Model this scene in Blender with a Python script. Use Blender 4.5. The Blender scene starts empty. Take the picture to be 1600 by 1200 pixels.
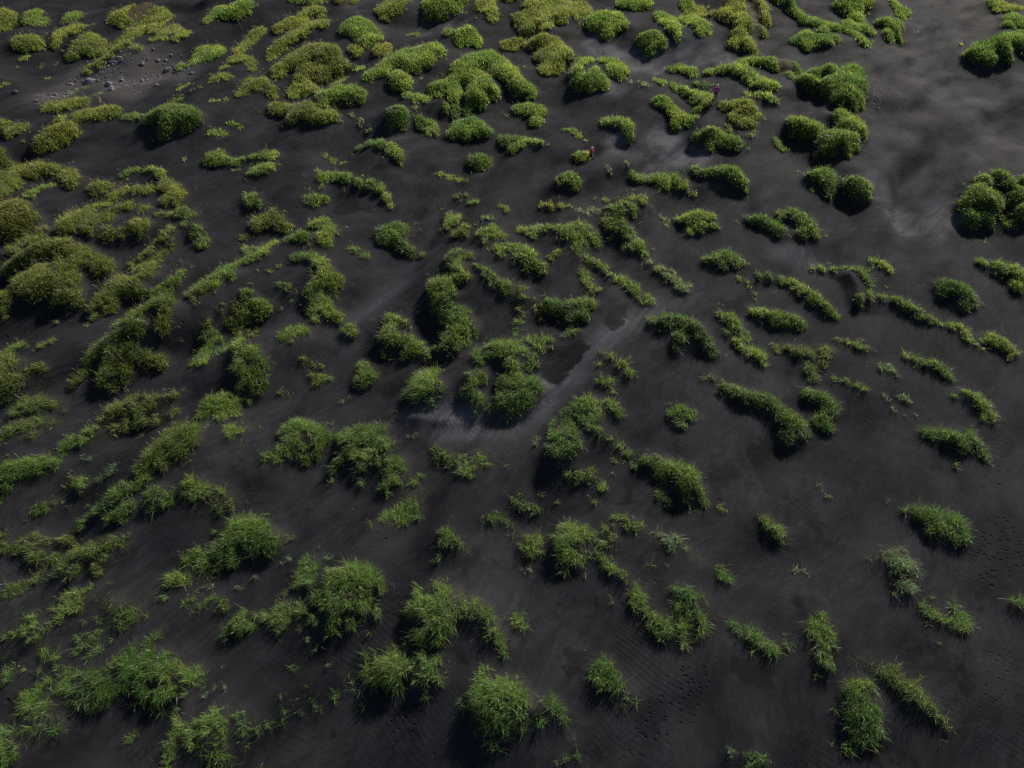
# Black sand dune field with lyme grass tussocks and two walkers, seen from the air.
import bpy, bmesh, math, random
import numpy as np
from mathutils import Vector

SC = bpy.context.scene
COL = SC.collection
RNG = np.random.default_rng(7)
random.seed(7)

# ------------------------------------------------------------------ camera figures
CAM_H = 39.0
PITCH = math.radians(48)
FOCAL_PX, IMG_W = 1110.0, 1600.0
SUN_EL = math.radians(29)
SUN_DIR_XY = (0.53, 0.85)          # horizontal direction from the ground toward the sun

# ------------------------------------------------------------------ measured footprints
# every tussock: (tone, density, mound height, label, discs "x y rx ry" in twentieths of a metre)
TUSSOCKS = [
  ('o',4,6,'half-dome grass mound cut by the frame edge, left of the overlapping humps','-1397 2038 24 53;-1378 2038 20 43'),
  ('d',3,4,'dark tussock of two joined lumps, right of the corner half-dome','-1328 2074 21 47;-1290 2039 15 32'),
  ('d',4,5,'small rounded dark green tussock, beyond the overlapping humps','-1232 2082 13 29;-1217 2090 14 32'),
  ('o',4,12,'long loaf-shaped grass mound with a worn brown flank, beyond and right of the overlapping humps','-1070 2025 17 30;-1042 2048 24 42;-1011 2065 27 46;-971 2071 22 39;-946 2065 13 23;-1048 2013 15 26'),
  ('o',4,8,'olive grass hump with a tapering back, beyond and left of the overlapping humps','-1176 1888 12 20;-1179 1935 19 32;-1166 1968 19 33;-1146 1962 15 25'),
  ('o',4,8,'rounded olive hump overlapping another one, beyond and left of the ragged bank above the stones','-1114 1852 21 34;-1096 1883 27 45;-1062 1862 21 34;-1043 1847 10 16'),
  ('o',4,7,'lone domed olive tussock, in front and right of the corner half-dome','-1259 1869 14 24;-1242 1879 21 34;-1218 1874 12 20'),
  ('o',4,5,'curved olive tussock like an eyebrow, in front of the loaf-shaped mound','-1008 1950 15 31;-993 1971 15 32;-969 1993 12 26;-944 1999 8 18'),
  ('b',4,7,'brownish tussock with a steep shaded front, in front and right of the loaf-shaped mound','-929 1942 17 29;-899 1915 19 32;-899 1958 19 32;-875 1937 12 21'),
  ('o',4,4,'low wedge-shaped olive tussock, beyond the ragged bank above the stones','-1023 1882 12 26;-1003 1887 14 30'),
  ('o',4,4,'small sloping olive tussock, beyond and left of the broad hummock by the rubble','-856 1877 11 24;-845 1898 12 26'),
  ('o',3,2,'tiny flat olive tuft, left of the broad hummock by the rubble','-905 1854 9 18;-887 1864 8 17'),
  ('g',4,8,'broad rounded green hummock with a low side tuft left of the twin-peaked mound','-791 1792 16 26;-782 1832 25 40;-756 1832 25 40;-739 1832 12 20;-824 1778 8 14'),
  ('o',3,4,'long ragged yellow-green bank above the stones, in front and right of the overlapping humps','-1021 1778 16 32;-999 1807 18 37;-969 1817 16 33;-940 1807 10 20;-922 1792 7 14;-1045 1754 14 27'),
  ('g',4,9,'twin-peaked green mound, beyond and right of the broad hummock by the rubble','-813 2017 15 26;-801 2057 20 34;-763 2034 20 34;-738 2046 24 42;-718 2057 15 27'),
  ('o',4,5,'slanting strip of olive tussock, in front and right of the twin-peaked mound','-693 1850 14 29;-686 1907 19 39;-678 1944 17 36;-664 1960 10 22'),
  ('o',3,4,'open arch of yellow-green grass, in front and right of the broad hummock by the rubble','-696 1731 11 23;-696 1778 12 24;-673 1787 12 24;-648 1768 14 28;-634 1731 9 19;-695 1712 5 11'),
  ('o',3,3,'small feathery olive tuft, in front of the broad hummock by the rubble','-704 1651 9 18;-689 1660 13 25;-673 1660 9 18'),
  ('o',4,5,'low spreading olive tussock, in front and left of the huge yellow mound','-627 1606 9 17;-617 1645 17 32;-590 1649 17 33;-561 1627 11 21'),
  ('g',3,2,'tiny upright green tuft, beyond the big dark dome','-772 1627 9 17;-768 1644 7 14'),
  ('g',2,1,'thin low green tuft, beyond and right of the big dark dome','-739 1599 5 11;-725 1605 7 14'),
  ('g',3,1,'tiny three-lobed green tuft, beyond the big dark dome','-784 1558 5 10;-773 1566 8 14;-759 1578 5 10'),
  ('g',2,1,'thin flat green tuft with loose ends, beyond and right of the big dark dome','-679 1554 6 12;-667 1564 8 16;-652 1566 7 13'),
  ('o',4,5,'pale yellow-green bank of grass below the stones, beyond the plump olive mound','-1029 1525 14 26;-1004 1529 16 29;-981 1537 12 23;-963 1549 9 16'),
  ('o',4,5,'slim slanting olive tussock, right of the yellow bank below the stones','-941 1468 10 18;-927 1487 14 25;-908 1506 15 27;-886 1518 10 18'),
  ('d',4,3,'small spiky dark green tuft, left of the big dark dome','-858 1497 7 14;-844 1503 10 18;-823 1497 6 11'),
  ('d',4,11,'big dark green dome with a sunlit top, beyond and left of the ring tussock','-792 1478 12 18;-772 1485 19 29;-735 1463 27 39;-706 1463 23 34;-684 1463 12 18;-738 1426 15 22'),
  ('g',2,1,'thin pale tuft with a few long leaves, beyond and left of the ring tussock','-625 1481 5 9;-612 1481 8 15;-598 1470 4 8'),
  ('g',3,2,'tiny round green tuft, right of the big dark dome','-650 1432 6 10;-638 1440 10 18;-624 1435 4 8'),
  ('o',4,7,'yellow-topped tussock reaching past the frame edge, left of the plump olive mound','-1103 1432 15 22;-1082 1432 13 20;-1053 1411 17 24;-1039 1425 10 14'),
  ('o',4,9,'plump olive mound with a yellow crest, in front of the yellow bank below the stones','-982 1373 15 21;-967 1394 22 32;-947 1415 19 27;-933 1415 10 14;-970 1451 8 12'),
  ('d',4,5,'rounded dark tussock on a sand ridge, left of the ring tussock','-630 1344 9 16;-614 1351 14 23;-590 1341 7 11'),
  ('g',3,4,'ring of grass around a bare sandy middle left of the shaggy olive mound','-569 1326 7 13;-560 1342 9 16;-539 1342 10 17;-514 1342 11 19;-491 1332 11 19;-522 1275 9 15;-503 1281 14 23;-490 1281 12 20;-564 1294 6 10'),
  ('o',4,6,'steep yellow-green tussock at the frame edge, left of the arched olive mound','-1048 1317 14 24;-1028 1304 11 18;-1011 1297 6 10'),
  ('o',4,8,'wide arched olive mound with a hollow front, in front of the plump olive mound','-971 1257 15 21;-947 1269 17 24;-919 1275 11 15;-887 1263 14 19;-867 1238 12 16;-858 1251 5 8'),
  ('o',4,7,'bulky olive tussock filling the frame edge, beyond the rusty dome','-1004 1228 18 25;-975 1216 18 25;-960 1210 10 14;-975 1181 18 24'),
  ('g',3,2,'thin wavy strip of green grass, in front of the arched olive mound','-927 1185 8 13;-916 1211 10 16;-905 1222 7 12;-919 1187 7 11'),
  ('g',3,3,'short slanting green tuft, beyond and left of the horseshoe tussock','-788 1273 6 11;-779 1289 8 14;-767 1298 6 11'),
  ('g',3,3,'small downward-curving green tuft, beyond the horseshoe tussock','-741 1292 6 11;-727 1292 7 12;-709 1276 8 14;-697 1260 4 7'),
  ('o',4,5,'compact mounded yellow-green tuft, beyond the wide patchy mat','-822 1230 10 17;-805 1221 15 24;-795 1230 7 12'),
  ('o',4,6,'horseshoe of grass open toward the camera, beyond and right of the wide patchy mat','-768 1193 11 18;-755 1211 10 16;-733 1214 10 16;-711 1217 8 14;-693 1232 5 9;-677 1235 10 17;-657 1211 13 22;-643 1188 13 21;-662 1176 11 18'),
  ('o',2,0,'faint flat sprigs on bare ground, in front of the corner half-dome','-1224 1754 7 15;-1226 1811 10 20'),
  ('o',1,0,'thin grassy film on the slope, in front and left of the overlapping humps','-1177 1787 8 16;-1155 1794 10 20;-1129 1708 7 15'),
  ('o',1,0,'scattered weeds among the stones, beyond and right of the yellow bank below the stones','-1019 1617 7 14;-1003 1625 11 21;-953 1590 7 13'),
  ('o',1,0,'sparse low weeds at the frame edge, beyond the yellow-topped edge tussock','-1201 1630 10 20;-1188 1634 9 18'),
  ('s',1,0,'single minute sprig on smooth sand, in front of the big dark dome','-681 1338 4 7'),
  ('d',4,6,'leafy dark green tussock cut by the top edge, beyond the broad pale sheet','-616 2149 11 25;-588 2155 16 36;-555 2155 18 41;-537 2149 9 20'),
  ('o',4,3,'small grey-green tussock with a flat top, beyond and right of the broad pale sheet','-570 2058 12 27;-551 2082 14 31;-527 2076 11 24'),
  ('b',4,7,'tussock with a bare brown front cut by the top edge, beyond the leaning high mound','-484 2162 14 24;-463 2144 16 28;-445 2156 11 20'),
  ('o',4,9,'tall yellow-green mound sloping down to one side, beyond and right of the leaning high mound','-346 2046 22 38;-324 2093 30 51;-310 2141 21 36;-334 2057 22 38'),
  ('g',4,10,'bulging bright green dome cut by the top edge, right of the tall yellow-green slope','-223 2115 27 48;-189 2103 30 51;-162 2115 25 44;-135 2152 18 32'),
  ('o',4,5,'irregular yellowish tussock with a curled tail, right of the bulging top-edge dome','-82 2122 18 40;-59 2146 16 36;-62 2074 20 44;-52 2033 15 33'),
  ('d',4,7,'deep green mound half hidden behind a larger one left of the great speckled mound','-2 2141 21 36;22 2166 18 33'),
  ('g',3,2,'tiny isolated green tuft, in front and right of the tall yellow-green slope','-272 1964 8 18;-256 1962 10 22'),
  ('g',4,6,'rounded tussock with a thin grassy tail, beyond the pyramid mound','-165 1932 10 22;-133 1901 14 30;-111 1916 17 35;-89 1901 12 26'),
  ('b',4,4,'squat reddish-topped tussock, beyond and left of the egg-shaped mound','-15 1893 12 26;7 1893 13 28;25 1898 10 21'),
  ('o',4,7,'broad pale sheet of grass with a dip in its top, beyond the huge yellow mound','-620 1975 13 22;-595 2002 17 30;-563 2002 17 30;-527 1980 22 37;-499 1975 14 23;-541 1937 19 32;-572 1915 21 35;-594 1874 19 31;-604 1843 14 23;-608 1823 9 14'),
  ('g',4,11,'high rounded mound leaning to one side, in front and left of the tall yellow-green slope','-431 1943 17 29;-409 1943 26 43;-384 1921 30 50;-359 1900 23 38;-373 1869 16 27;-343 1895 10 17'),
  ('b',4,5,'small reddish-brown tuft beside a high mound, in front and right of the leaning high mound','-334 1830 14 29;-319 1835 14 29'),
  ('o',4,3,'little yellow-green tuft under a high mound, in front of the leaning high mound','-403 1828 10 20;-387 1818 11 23'),
  ('g',3,1,'pair of minute green sprigs, left of the two-horned mound','-379 1748 7 14;-368 1744 6 12'),
  ('o',4,11,'huge yellow-green mound with a ragged foot, in front of the broad pale sheet','-564 1722 20 31;-541 1769 24 39;-514 1799 26 43;-478 1808 20 33;-449 1789 24 39;-424 1760 18 29;-403 1760 7 12;-462 1741 24 38;-499 1722 20 31;-518 1695 9 15;-488 1668 17 27;-466 1654 10 16'),
  ('g',4,4,'round green knob at the foot of a huge mound left of the huge yellow mound','-515 1646 16 30'),
  ('o',3,3,'small leafy yellow tuft, in front and right of the huge yellow mound','-429 1678 10 20;-417 1691 13 26;-403 1700 7 15'),
  ('g',4,10,'wide two-horned green mound with a round lobe in front right of the leaning high mound','-334 1673 17 27;-308 1696 23 37;-285 1742 28 44;-264 1780 22 36;-227 1780 20 32;-193 1780 22 36;-176 1771 14 22;-237 1714 24 37;-202 1733 18 28;-266 1643 19 29;-246 1634 17 26'),
  ('g',4,13,'largest pyramid-like mound of the field, beyond and left of the hooked drop mound','-169 1613 21 32;-139 1630 23 35;-118 1692 27 43;-92 1748 30 48;-59 1757 28 45;-30 1720 28 44;-6 1683 23 36;14 1639 21 32;34 1630 15 23;47 1617 11 17;-77 1648 31 48;-86 1588 19 28;-67 1571 13 19;-133 1596 15 23;-40 1604 11 17'),
  ('b',4,7,'dark brown-topped rounded tussock, beyond and left of the shaggy olive mound','-543 1571 14 21;-518 1563 16 25;-497 1550 11 16'),
  ('g',4,8,'green mound with a notch in its back, beyond and right of the shaggy olive mound','-433 1578 11 17;-422 1561 14 22;-393 1569 18 28;-366 1569 20 31;-342 1565 13 19;-402 1602 9 14'),
  ('o',4,9,'shaggy olive mound with a brown crest, in front and left of the notched mound','-481 1497 16 24;-462 1512 22 32;-432 1489 23 34;-404 1481 18 26;-386 1481 9 14;-416 1528 10 16'),
  ('g',3,3,'thin leafy band of grass, beyond and right of the square dark block','-241 1580 9 17;-216 1560 13 23;-193 1564 11 20;-170 1568 6 12;-216 1520 5 9'),
  ('d',4,3,'narrow dark green strip, beyond and left of the half-round grey mound','-150 1543 8 14;-127 1539 11 20;-100 1539 10 18'),
  ('d',4,8,'square dark green block of grass, beyond the eyebrow ridge','-262 1497 12 18;-246 1490 18 26;-237 1471 8 12;-259 1471 8 12'),
  ('d',4,5,'small dark tussock spilling downhill, right of the square dark block','-202 1490 10 17;-179 1479 14 25;-166 1460 8 15;-180 1449 6 12'),
  ('g',4,8,'half-round grey-green mound, beyond the neat round bush','-125 1442 14 20;-116 1475 16 23;-90 1483 16 23;-71 1456 17 25;-49 1438 8 12;-99 1438 14 20'),
  ('d',4,5,'wing-shaped dark green tussock, in front of the hooked drop mound','-23 1420 6 11;-9 1413 12 20;13 1402 15 26;2 1381 9 16;27 1406 13 23;49 1395 9 16;62 1381 4 7'),
  ('s',2,1,'thin scattered sprigs in a line, beyond and left of the eyebrow ridge','-356 1500 5 9;-335 1485 7 12;-317 1470 6 12;-287 1455 3 7'),
  ('d',4,6,'long dark eyebrow-shaped ridge of grass, in front of the square dark block','-328 1412 7 12;-300 1394 9 16;-273 1373 9 17;-250 1356 11 19;-233 1333 9 16;-226 1316 5 9'),
  ('g',3,2,'small flat leafy tuft, beyond and left of the drooping arch','-391 1359 5 9;-375 1348 7 12;-352 1335 6 10'),
  ('d',4,6,'neat round dark green bush of grass, in front of the half-round grey mound','-81 1339 10 17;-64 1336 15 26;-52 1336 9 16'),
  ('g',3,2,'low wavy silver-green tuft, in front and left of the neat round bush','-144 1280 6 10;-126 1277 7 12;-106 1268 6 11;-90 1259 4 7'),
  ('g',4,6,'drooping arch of grass with a long tail, in front and left of the eyebrow ridge','-349 1259 8 14;-329 1256 9 16;-303 1241 8 13;-279 1235 8 13;-257 1217 8 13;-242 1188 7 11;-232 1168 3 6'),
  ('g',3,4,'upright strip of grass with a leafy foot, left of the drooping arch','-390 1259 8 14;-374 1244 11 19;-367 1262 5 9;-372 1214 5 9;-392 1169 7 11;-379 1174 11 18;-363 1186 8 13'),
  ('g',3,3,'short slanting leafy tuft, in front of the neat round bush','-106 1203 6 10;-89 1198 8 14;-76 1183 8 13;-65 1169 4 7'),
  ('o',4,13,'great speckled olive mound cut by the top edge, beyond the egg-shaped mound','27 2029 20 34;56 2076 27 47;82 2029 38 65;116 2076 36 63;154 2100 34 59;196 2100 27 47;127 2007 26 45;89 1951 17 29;45 1973 22 36;168 2018 11 18'),
  ('o',4,12,'egg-shaped olive mound with a ruddy crest, in front of the great speckled mound','52 1868 14 24;82 1858 19 30;111 1848 23 37;131 1807 22 36;103 1759 26 42;82 1730 16 25;142 1788 12 19;76 1807 18 29'),
  ('g',4,9,'rounded bright green mound cut by the top edge right of the smooth lone dome','312 2129 18 32;340 2129 25 44;369 2129 20 36'),
  ('g',4,10,'smooth round green dome standing alone, right of the great speckled mound','221 1999 20 33;249 2010 29 49;280 1999 26 45;297 1988 13 22;254 1955 17 29'),
  ('d',4,5,'small dark bump near the top edge right of the upright oval of the trio','488 2138 11 25;508 2145 13 31'),
  ('b',4,5,'dark tussock with an eroded brown edge, left of the collapsed-face mound','509 2091 14 32;532 2115 16 35;551 2091 9 21'),
  ('g',4,8,'upright oval mound, one of a trio, right of the smooth lone dome','407 2035 18 30;422 2012 26 45;428 1957 19 32;430 1914 8 14'),
  ('g',4,8,'tilted oval green mound, one of a trio, right of the upright oval of the trio','471 2035 15 26;493 2001 26 45;510 1968 17 29;495 1935 10 17'),
  ('d',4,7,'low dark oval mound, one of a trio left of the upright oval of the trio','342 1913 15 24;368 1908 21 35;387 1893 13 22;358 1872 10 17'),
  ('o',4,14,'tall mound with a collapsed bare brown face, left of the ridge from the top edge','584 2051 20 34;626 2098 30 51;672 2135 23 40;684 2086 18 31;684 2028 15 26;666 1972 13 22;618 1994 26 44;597 1918 21 35;609 1876 19 31;619 1845 10 16;573 1887 12 20;615 2135 13 24'),
  ('g',4,9,'crescent of grass around a sand hollow, in front and right of the egg-shaped mound','191 1762 10 16;169 1743 16 25;155 1688 15 24;158 1635 17 26;185 1627 17 26;212 1631 15 23;196 1670 11 18'),
  ('g',4,8,'rounded mound closing the gap of a crescent, beyond and right of the crescent tussock','227 1754 16 25;251 1744 18 28;264 1707 17 28;238 1689 15 24;256 1671 7 12'),
  ('d',4,5,'small dark hump on open sand, beyond the swan-neck strip','399 1766 10 19;424 1771 15 30;441 1747 14 27;451 1742 7 13'),
  ('g',4,8,'long tapering mound sweeping down the slope, in front and left of the overhanging mound','482 1726 11 17;510 1721 13 21;540 1707 17 28;560 1671 19 30;570 1628 21 32;589 1594 14 21;604 1590 7 11;566 1735 9 15'),
  ('d',4,9,'dark overhanging mound with a brown underside, beyond and right of the long tapering mound','567 1760 11 17;593 1765 12 19;619 1751 16 25;633 1732 18 28;664 1723 18 28;680 1709 15 24;658 1669 9 15'),
  ('s',2,2,'wispy grey tuft with a bent tail, beyond and left of the grey-green oval','277 1644 5 10;296 1631 8 15;305 1614 9 17;311 1594 4 8'),
  ('g',4,7,"swan-neck strip of grass at the magenta-clad person's back, beyond and right of the grey-green oval",'337 1651 5 8;350 1629 8 12;376 1621 9 14;402 1612 12 18;421 1587 17 25;436 1563 18 27;435 1534 11 16;418 1523 9 13'),
  ('d',2,2,'faint dark tuft on flat sand, beyond and right of the swan-neck strip','432 1644 7 14;451 1640 9 18;470 1635 6 12'),
  ('g',4,7,'grey-green oval mound with soft edges, in front and left of the swan-neck strip','323 1515 10 16;345 1515 16 24;364 1492 20 29;384 1477 14 21;358 1454 9 14;400 1484 7 10'),
  ('g',3,4,'short wavy tuft below a long mound right of the ragged mound by the magenta-clad person','533 1566 7 13;554 1554 10 18;574 1542 10 18;591 1534 6 11'),
  ('o',3,7,"ragged mound beside the magenta-clad person's path, beyond and right of the whale-backed mound",'473 1515 12 18;497 1507 16 24;520 1507 18 27;533 1484 14 21;501 1454 17 25;482 1469 12 18;455 1490 7 10;517 1447 10 15;467 1432 4 7;487 1407 4 7;505 1393 4 6'),
  ('d',4,7,'whale-backed green mound, in front and left of the ragged mound by the magenta-clad person','396 1400 9 13;418 1403 13 19;440 1389 17 24;459 1375 15 21;469 1355 8 11;415 1368 9 14'),
  ('g',4,6,'slanting green tussock with a drooping end right of the tuft by the red-jacketed person','205 1459 9 17;226 1444 12 21;245 1419 13 24;249 1391 8 14'),
  ('g',3,2,'small slanting leafy tuft on open sand, beyond the tuft by the red-jacketed person','116 1439 6 10;131 1432 8 14;144 1417 5 10;157 1396 3 5'),
  ('g',4,7,'hooked green mound with a leafy drop, in front and right of the pyramid mound','15 1550 13 19;38 1554 15 23;61 1538 16 24;56 1499 14 21;72 1531 8 11'),
  ('g',4,4,'small tuft just beside the red-jacketed person, beyond and left of the thin curving ridge','135 1336 8 13;149 1332 11 19;160 1336 5 9'),
  ('g',4,4,'compact leafy green tuft, in front of the tuft by the red-jacketed person','95 1220 9 14;112 1226 11 18;124 1211 8 13;123 1196 3 6'),
  ('s',2,1,'minute pale tuft, in front and right of the tuft by the red-jacketed person','188 1266 4 7;195 1260 4 7'),
  ('s',1,0,'two specks of grass, beyond and left of the long leafy tussock','217 1296 3 5;231 1288 4 6'),
  ('g',4,6,'long leafy tussock with a thinning end, beyond and right of the thin curving ridge','245 1266 6 11;261 1256 9 15;278 1235 12 19;296 1220 12 20;320 1226 10 17;338 1220 6 10'),
  ('s',2,1,'thin trailing sprig off a long tussock, in front and left of the caterpillar ridge','346 1200 4 8;354 1195 4 8'),
  ('d',4,8,'large dark caterpillar-shaped ridge, right of the long leafy tussock','369 1269 10 15;387 1256 11 16;413 1250 15 21;432 1232 15 21;444 1208 10 14;449 1197 5 7'),
  ('d',4,9,'long dark ridge running down from the top edge, beyond the sausage-shaped mound','744 2145 18 32;781 2138 18 32;799 2102 16 27;809 2055 15 27;819 2009 20 33;833 1964 17 29;852 1953 13 21;876 1943 12 20;892 1911 15 24;899 1880 14 24;909 1869 7 12;815 1932 10 17'),
  ('d',4,9,'dark column of mounds next to a ridge, right of the ridge from the top edge','925 2114 20 36;957 2126 25 44;948 2055 20 34;911 1997 17 29;939 1986 17 29;942 1943 8 14;921 1986 17 29'),
  ('o',4,5,'small sunlit bump at the top edge right of the ridge from the top edge','997 2146 16 36'),
  ('d',4,7,'upright dark tussock hanging from the top edge, beyond the boxy broken mound','1092 2160 14 24;1095 2117 18 32;1082 2081 9 17'),
  ('d',4,8,'sausage-shaped dark green mound, in front of the ridge from the top edge','738 1891 14 24;761 1912 17 28;771 1871 19 31;800 1865 16 27;827 1871 10 17;748 1850 12 20'),
  ('d',4,9,'boxy dark mound with a broken sand bank, right of the ridge from the top edge','986 1992 10 18;1005 1970 18 30;1029 1975 16 28;1020 1937 12 20;983 1921 12 21'),
  ('o',4,4,'flat olive tussock in the far corner, beyond the black-green bank','1369 2147 13 31;1398 2147 18 41;1420 2135 13 30'),
  ('d',4,6,'dark lumpy tussock at the frame edge, beyond and right of the black-green bank','1361 2042 9 21;1318 1969 12 25;1351 1991 17 37;1371 1985 17 37'),
  ('d',4,11,'wide black-green bank at the frame edge, right of the boxy broken mound','1152 1806 14 23;1186 1826 20 33;1225 1836 20 33;1255 1836 20 33;1276 1826 20 33;1292 1816 20 33;1173 1767 16 25;1161 1786 16 26;1219 1786 16 26;1304 1877 10 17'),
  ('d',1,0,'minute sprig on pale sand, left of the black-green bank','1161 1885 6 13'),
  ('d',4,13,'heart-shaped mound, the farther of two hearts, beyond the nearer heart-shaped mound','674 1628 11 17;705 1654 15 24;735 1663 13 21;753 1667 9 15;693 1611 13 20;791 1637 23 35;779 1578 22 34;764 1603 26 40;728 1586 24 37;744 1537 22 33;770 1537 14 22;724 1521 14 21;749 1505 10 16'),
  ('g',4,13,'heart-shaped mound with a grey scar, the nearer of two hearts, beyond the thumb-shaped pair','602 1431 13 19;624 1431 17 25;645 1417 15 22;659 1367 20 28;708 1446 17 25;711 1410 22 32;716 1381 17 24;670 1347 20 28;696 1340 13 18;643 1327 14 20;677 1314 8 12;698 1461 8 12'),
  ('d',3,2,'tiny dark tuft beside a heart-shaped mound, left of the nearer heart-shaped mound','557 1379 6 11;569 1372 8 14;583 1369 3 6'),
  ('d',4,9,'dark thumb-shaped mound, first of a pair, in front of the nearer heart-shaped mound','584 1225 10 14;602 1228 15 21;618 1237 14 19;617 1213 10 14;608 1195 6 8'),
  ('d',4,9,'dark thumb-shaped mound with a steep flank, second of a pair, right of the thumb-shaped pair','649 1210 9 13;664 1207 13 18;676 1195 14 19;675 1172 10 13;660 1184 10 13'),
  ('g',3,5,'compact bright tuft on the open slope, in front of the ring tussock','-509 1182 8 12;-493 1170 12 19;-478 1159 7 12'),
  ('b',4,12,'rusty olive dome at the frame edge, beyond and left of the vast olive blanket','-946 1112 14 18;-932 1122 17 23;-908 1117 17 22;-885 1101 15 20;-857 1080 9 12;-896 1085 17 22;-918 1080 17 22'),
  ('o',4,5,'low tussock tucked under a rusty dome, in front of the rusty dome','-890 1033 9 13;-875 1046 12 18;-858 1053 10 16;-876 1029 7 11'),
  ('o',3,7,'wide patchy mat with a long top rim, beyond and left of the diagonal olive band','-831 1129 11 15;-805 1118 14 19;-785 1140 17 23;-770 1151 13 17;-739 1134 14 19;-718 1145 11 15;-690 1140 10 13;-663 1134 7 10;-636 1129 7 10;-614 1129 13 17;-595 1118 8 11;-802 1081 17 22;-776 1086 17 22;-785 1056 16 21;-750 1081 14 18;-750 1051 12 15;-720 1051 12 15;-698 1056 10 14;-676 1081 17 22;-670 1056 7 10;-737 1097 11 14'),
  ('g',3,5,'short drooping tail of grass past a patchy mat right of the diagonal olive band','-593 1089 8 12;-573 1074 11 16;-554 1048 9 14;-564 1043 6 9'),
  ('o',3,6,'diagonal olive band across a sandy hollow, in front and right of the wide patchy mat','-634 1037 10 15;-623 1057 17 25;-609 1032 10 15;-637 1018 9 13;-646 1003 10 15;-662 989 8 13;-612 999 10 15'),
  ('o',4,10,'vast olive blanket of grass over a dune, left of the steep shaggy bank','-867 971 11 14;-848 980 14 18;-824 985 13 16;-804 999 13 16;-775 999 16 20;-744 994 17 22;-721 980 16 19;-698 966 13 16;-745 962 15 19;-767 966 15 19;-795 944 18 22;-808 917 15 18;-762 922 18 22;-777 904 15 18;-728 900 15 18;-742 888 12 14;-710 883 9 11;-785 892 9 11;-733 926 12 15'),
  ('o',3,5,'loose yellow-green tussock at the frame edge below a blanket left of the vast olive blanket','-838 880 9 13;-821 880 10 14;-818 856 7 10;-814 889 6 9'),
  ('o',4,10,'steep shaggy bank with a lit upper rim left of the diagonal olive band','-676 867 12 14;-666 883 16 19;-655 904 18 21;-637 909 16 20;-619 904 12 15;-605 896 6 8;-664 843 7 9;-649 867 12 14;-614 939 14 17;-616 962 13 16;-632 957 10 12;-656 930 9 12'),
  ('g',3,5,'slanting green tussock next to a shaggy bank, in front of the diagonal olive band','-583 901 9 13;-575 918 12 17;-567 936 11 16;-562 949 7 10;-576 986 5 7'),
  ('g',3,6,'long leafy slope of broken tussocks, beyond and left of the curled bright-rimmed tussock','-515 896 8 11;-506 913 8 11;-492 935 11 16;-475 944 15 22;-468 962 11 16;-475 913 12 17;-455 913 9 13;-475 892 8 11'),
  ('o',3,5,'small olive hump at the foot of a leafy slope left of the long leafy slope','-504 860 9 12;-494 872 12 16;-483 880 8 11;-493 848 6 9'),
  ('g',3,5,'ragged chain of leafy clumps, beyond and right of the long leafy slope','-449 967 10 14;-437 976 13 18;-426 990 11 17;-423 1029 9 13;-436 1014 9 13;-458 1014 9 13;-457 986 8 12;-477 1029 5 8'),
  ('o',2,1,'small faded tuft, beyond the long leafy slope','-493 1066 6 9;-481 1068 6 9'),
  ('g',4,7,'curled tussock with a bright rim, in front and right of the long leafy slope','-437 854 7 9;-426 874 10 12;-409 862 10 12;-395 858 9 11;-426 842 9 10;-400 846 5 6;-386 858 3 4'),
  ('o',3,4,'short curved olive strip, in front and left of the curled bright-rimmed tussock','-460 837 6 8;-445 829 9 12;-430 814 7 10;-458 849 5 7'),
  ('o',2,3,'airy little tuft, beyond and right of the tangled wall','-410 803 4 6;-396 803 7 10;-392 784 3 4;-389 794 4 6'),
  ('g',3,6,'tangled wall of grass bending round a hollow, beyond and left of the thick cascade','-473 815 8 12;-473 797 8 11;-459 797 7 10;-469 774 9 12;-458 756 9 12;-473 746 9 12;-455 728 8 10;-479 739 3 4;-452 771 6 8;-427 771 9 12;-408 760 9 12;-427 753 8 10;-440 746 3 4'),
  ('g',4,8,'thick cascade of long silvery-edged grass, in front and right of the tangled wall','-398 740 8 9;-379 733 10 12;-368 720 10 11;-393 713 9 10;-379 696 12 14;-365 696 8 8;-392 686 7 8;-377 676 10 11;-365 685 6 7;-360 706 5 6'),
  ('o',4,12,'large leaf-shaped mound rising from its pointed end, in front of the steep shaggy bank','-545 833 13 15;-527 825 11 13;-558 825 12 15;-569 810 14 16;-580 795 15 17;-527 810 10 11;-590 780 16 18;-559 780 13 15;-530 787 10 11;-602 765 13 15;-620 751 12 13;-628 733 9 10;-589 737 15 17;-567 744 13 15;-545 740 9 10;-525 740 8 9;-589 709 13 14;-566 713 11 13;-578 693 6 7;-595 699 8 8;-633 709 8 9;-637 699 5 6'),
  ('g',4,4,'short straight green tussock at the frame edge, beyond the swollen edge mound','-782 769 8 11;-772 776 8 11;-761 780 6 8'),
  ('g',2,2,'thin pale strip of grass on the sand, beyond and right of the swollen edge mound','-713 746 3 3;-705 756 5 7;-693 765 5 7;-686 769 3 3'),
  ('o',4,8,'swollen green mound at the frame edge, beyond and left of the spreading olive tussock','-762 726 13 14;-744 720 15 17;-728 713 11 13;-731 693 15 16;-714 693 9 10;-744 690 12 14'),
  ('o',3,3,'loose yellow tuft trailing downhill, beyond the spreading olive tussock','-704 710 6 8;-695 717 8 10;-686 714 4 5;-694 694 6 8'),
  ('s',2,1,'thin pale weeds on the dark sand, in front of the vast olive blanket','-766 852 6 8;-732 842 3 5'),
  ('s',1,0,'tiny pale sprig in the open, beyond and left of the large leaf-shaped mound','-665 813 3 4'),
  ('o',4,5,'low arched tussock with a dropped end, left of the hollow leafy tussock','-479 1105 8 12;-466 1102 12 19;-449 1110 12 19;-429 1105 11 17;-411 1092 8 12;-445 1131 5 9'),
  ('d',4,5,'dark rounded lump, nearer half of a joined pair left of the hollow leafy tussock','-393 1033 7 11;-379 1041 12 18;-363 1033 9 13'),
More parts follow.
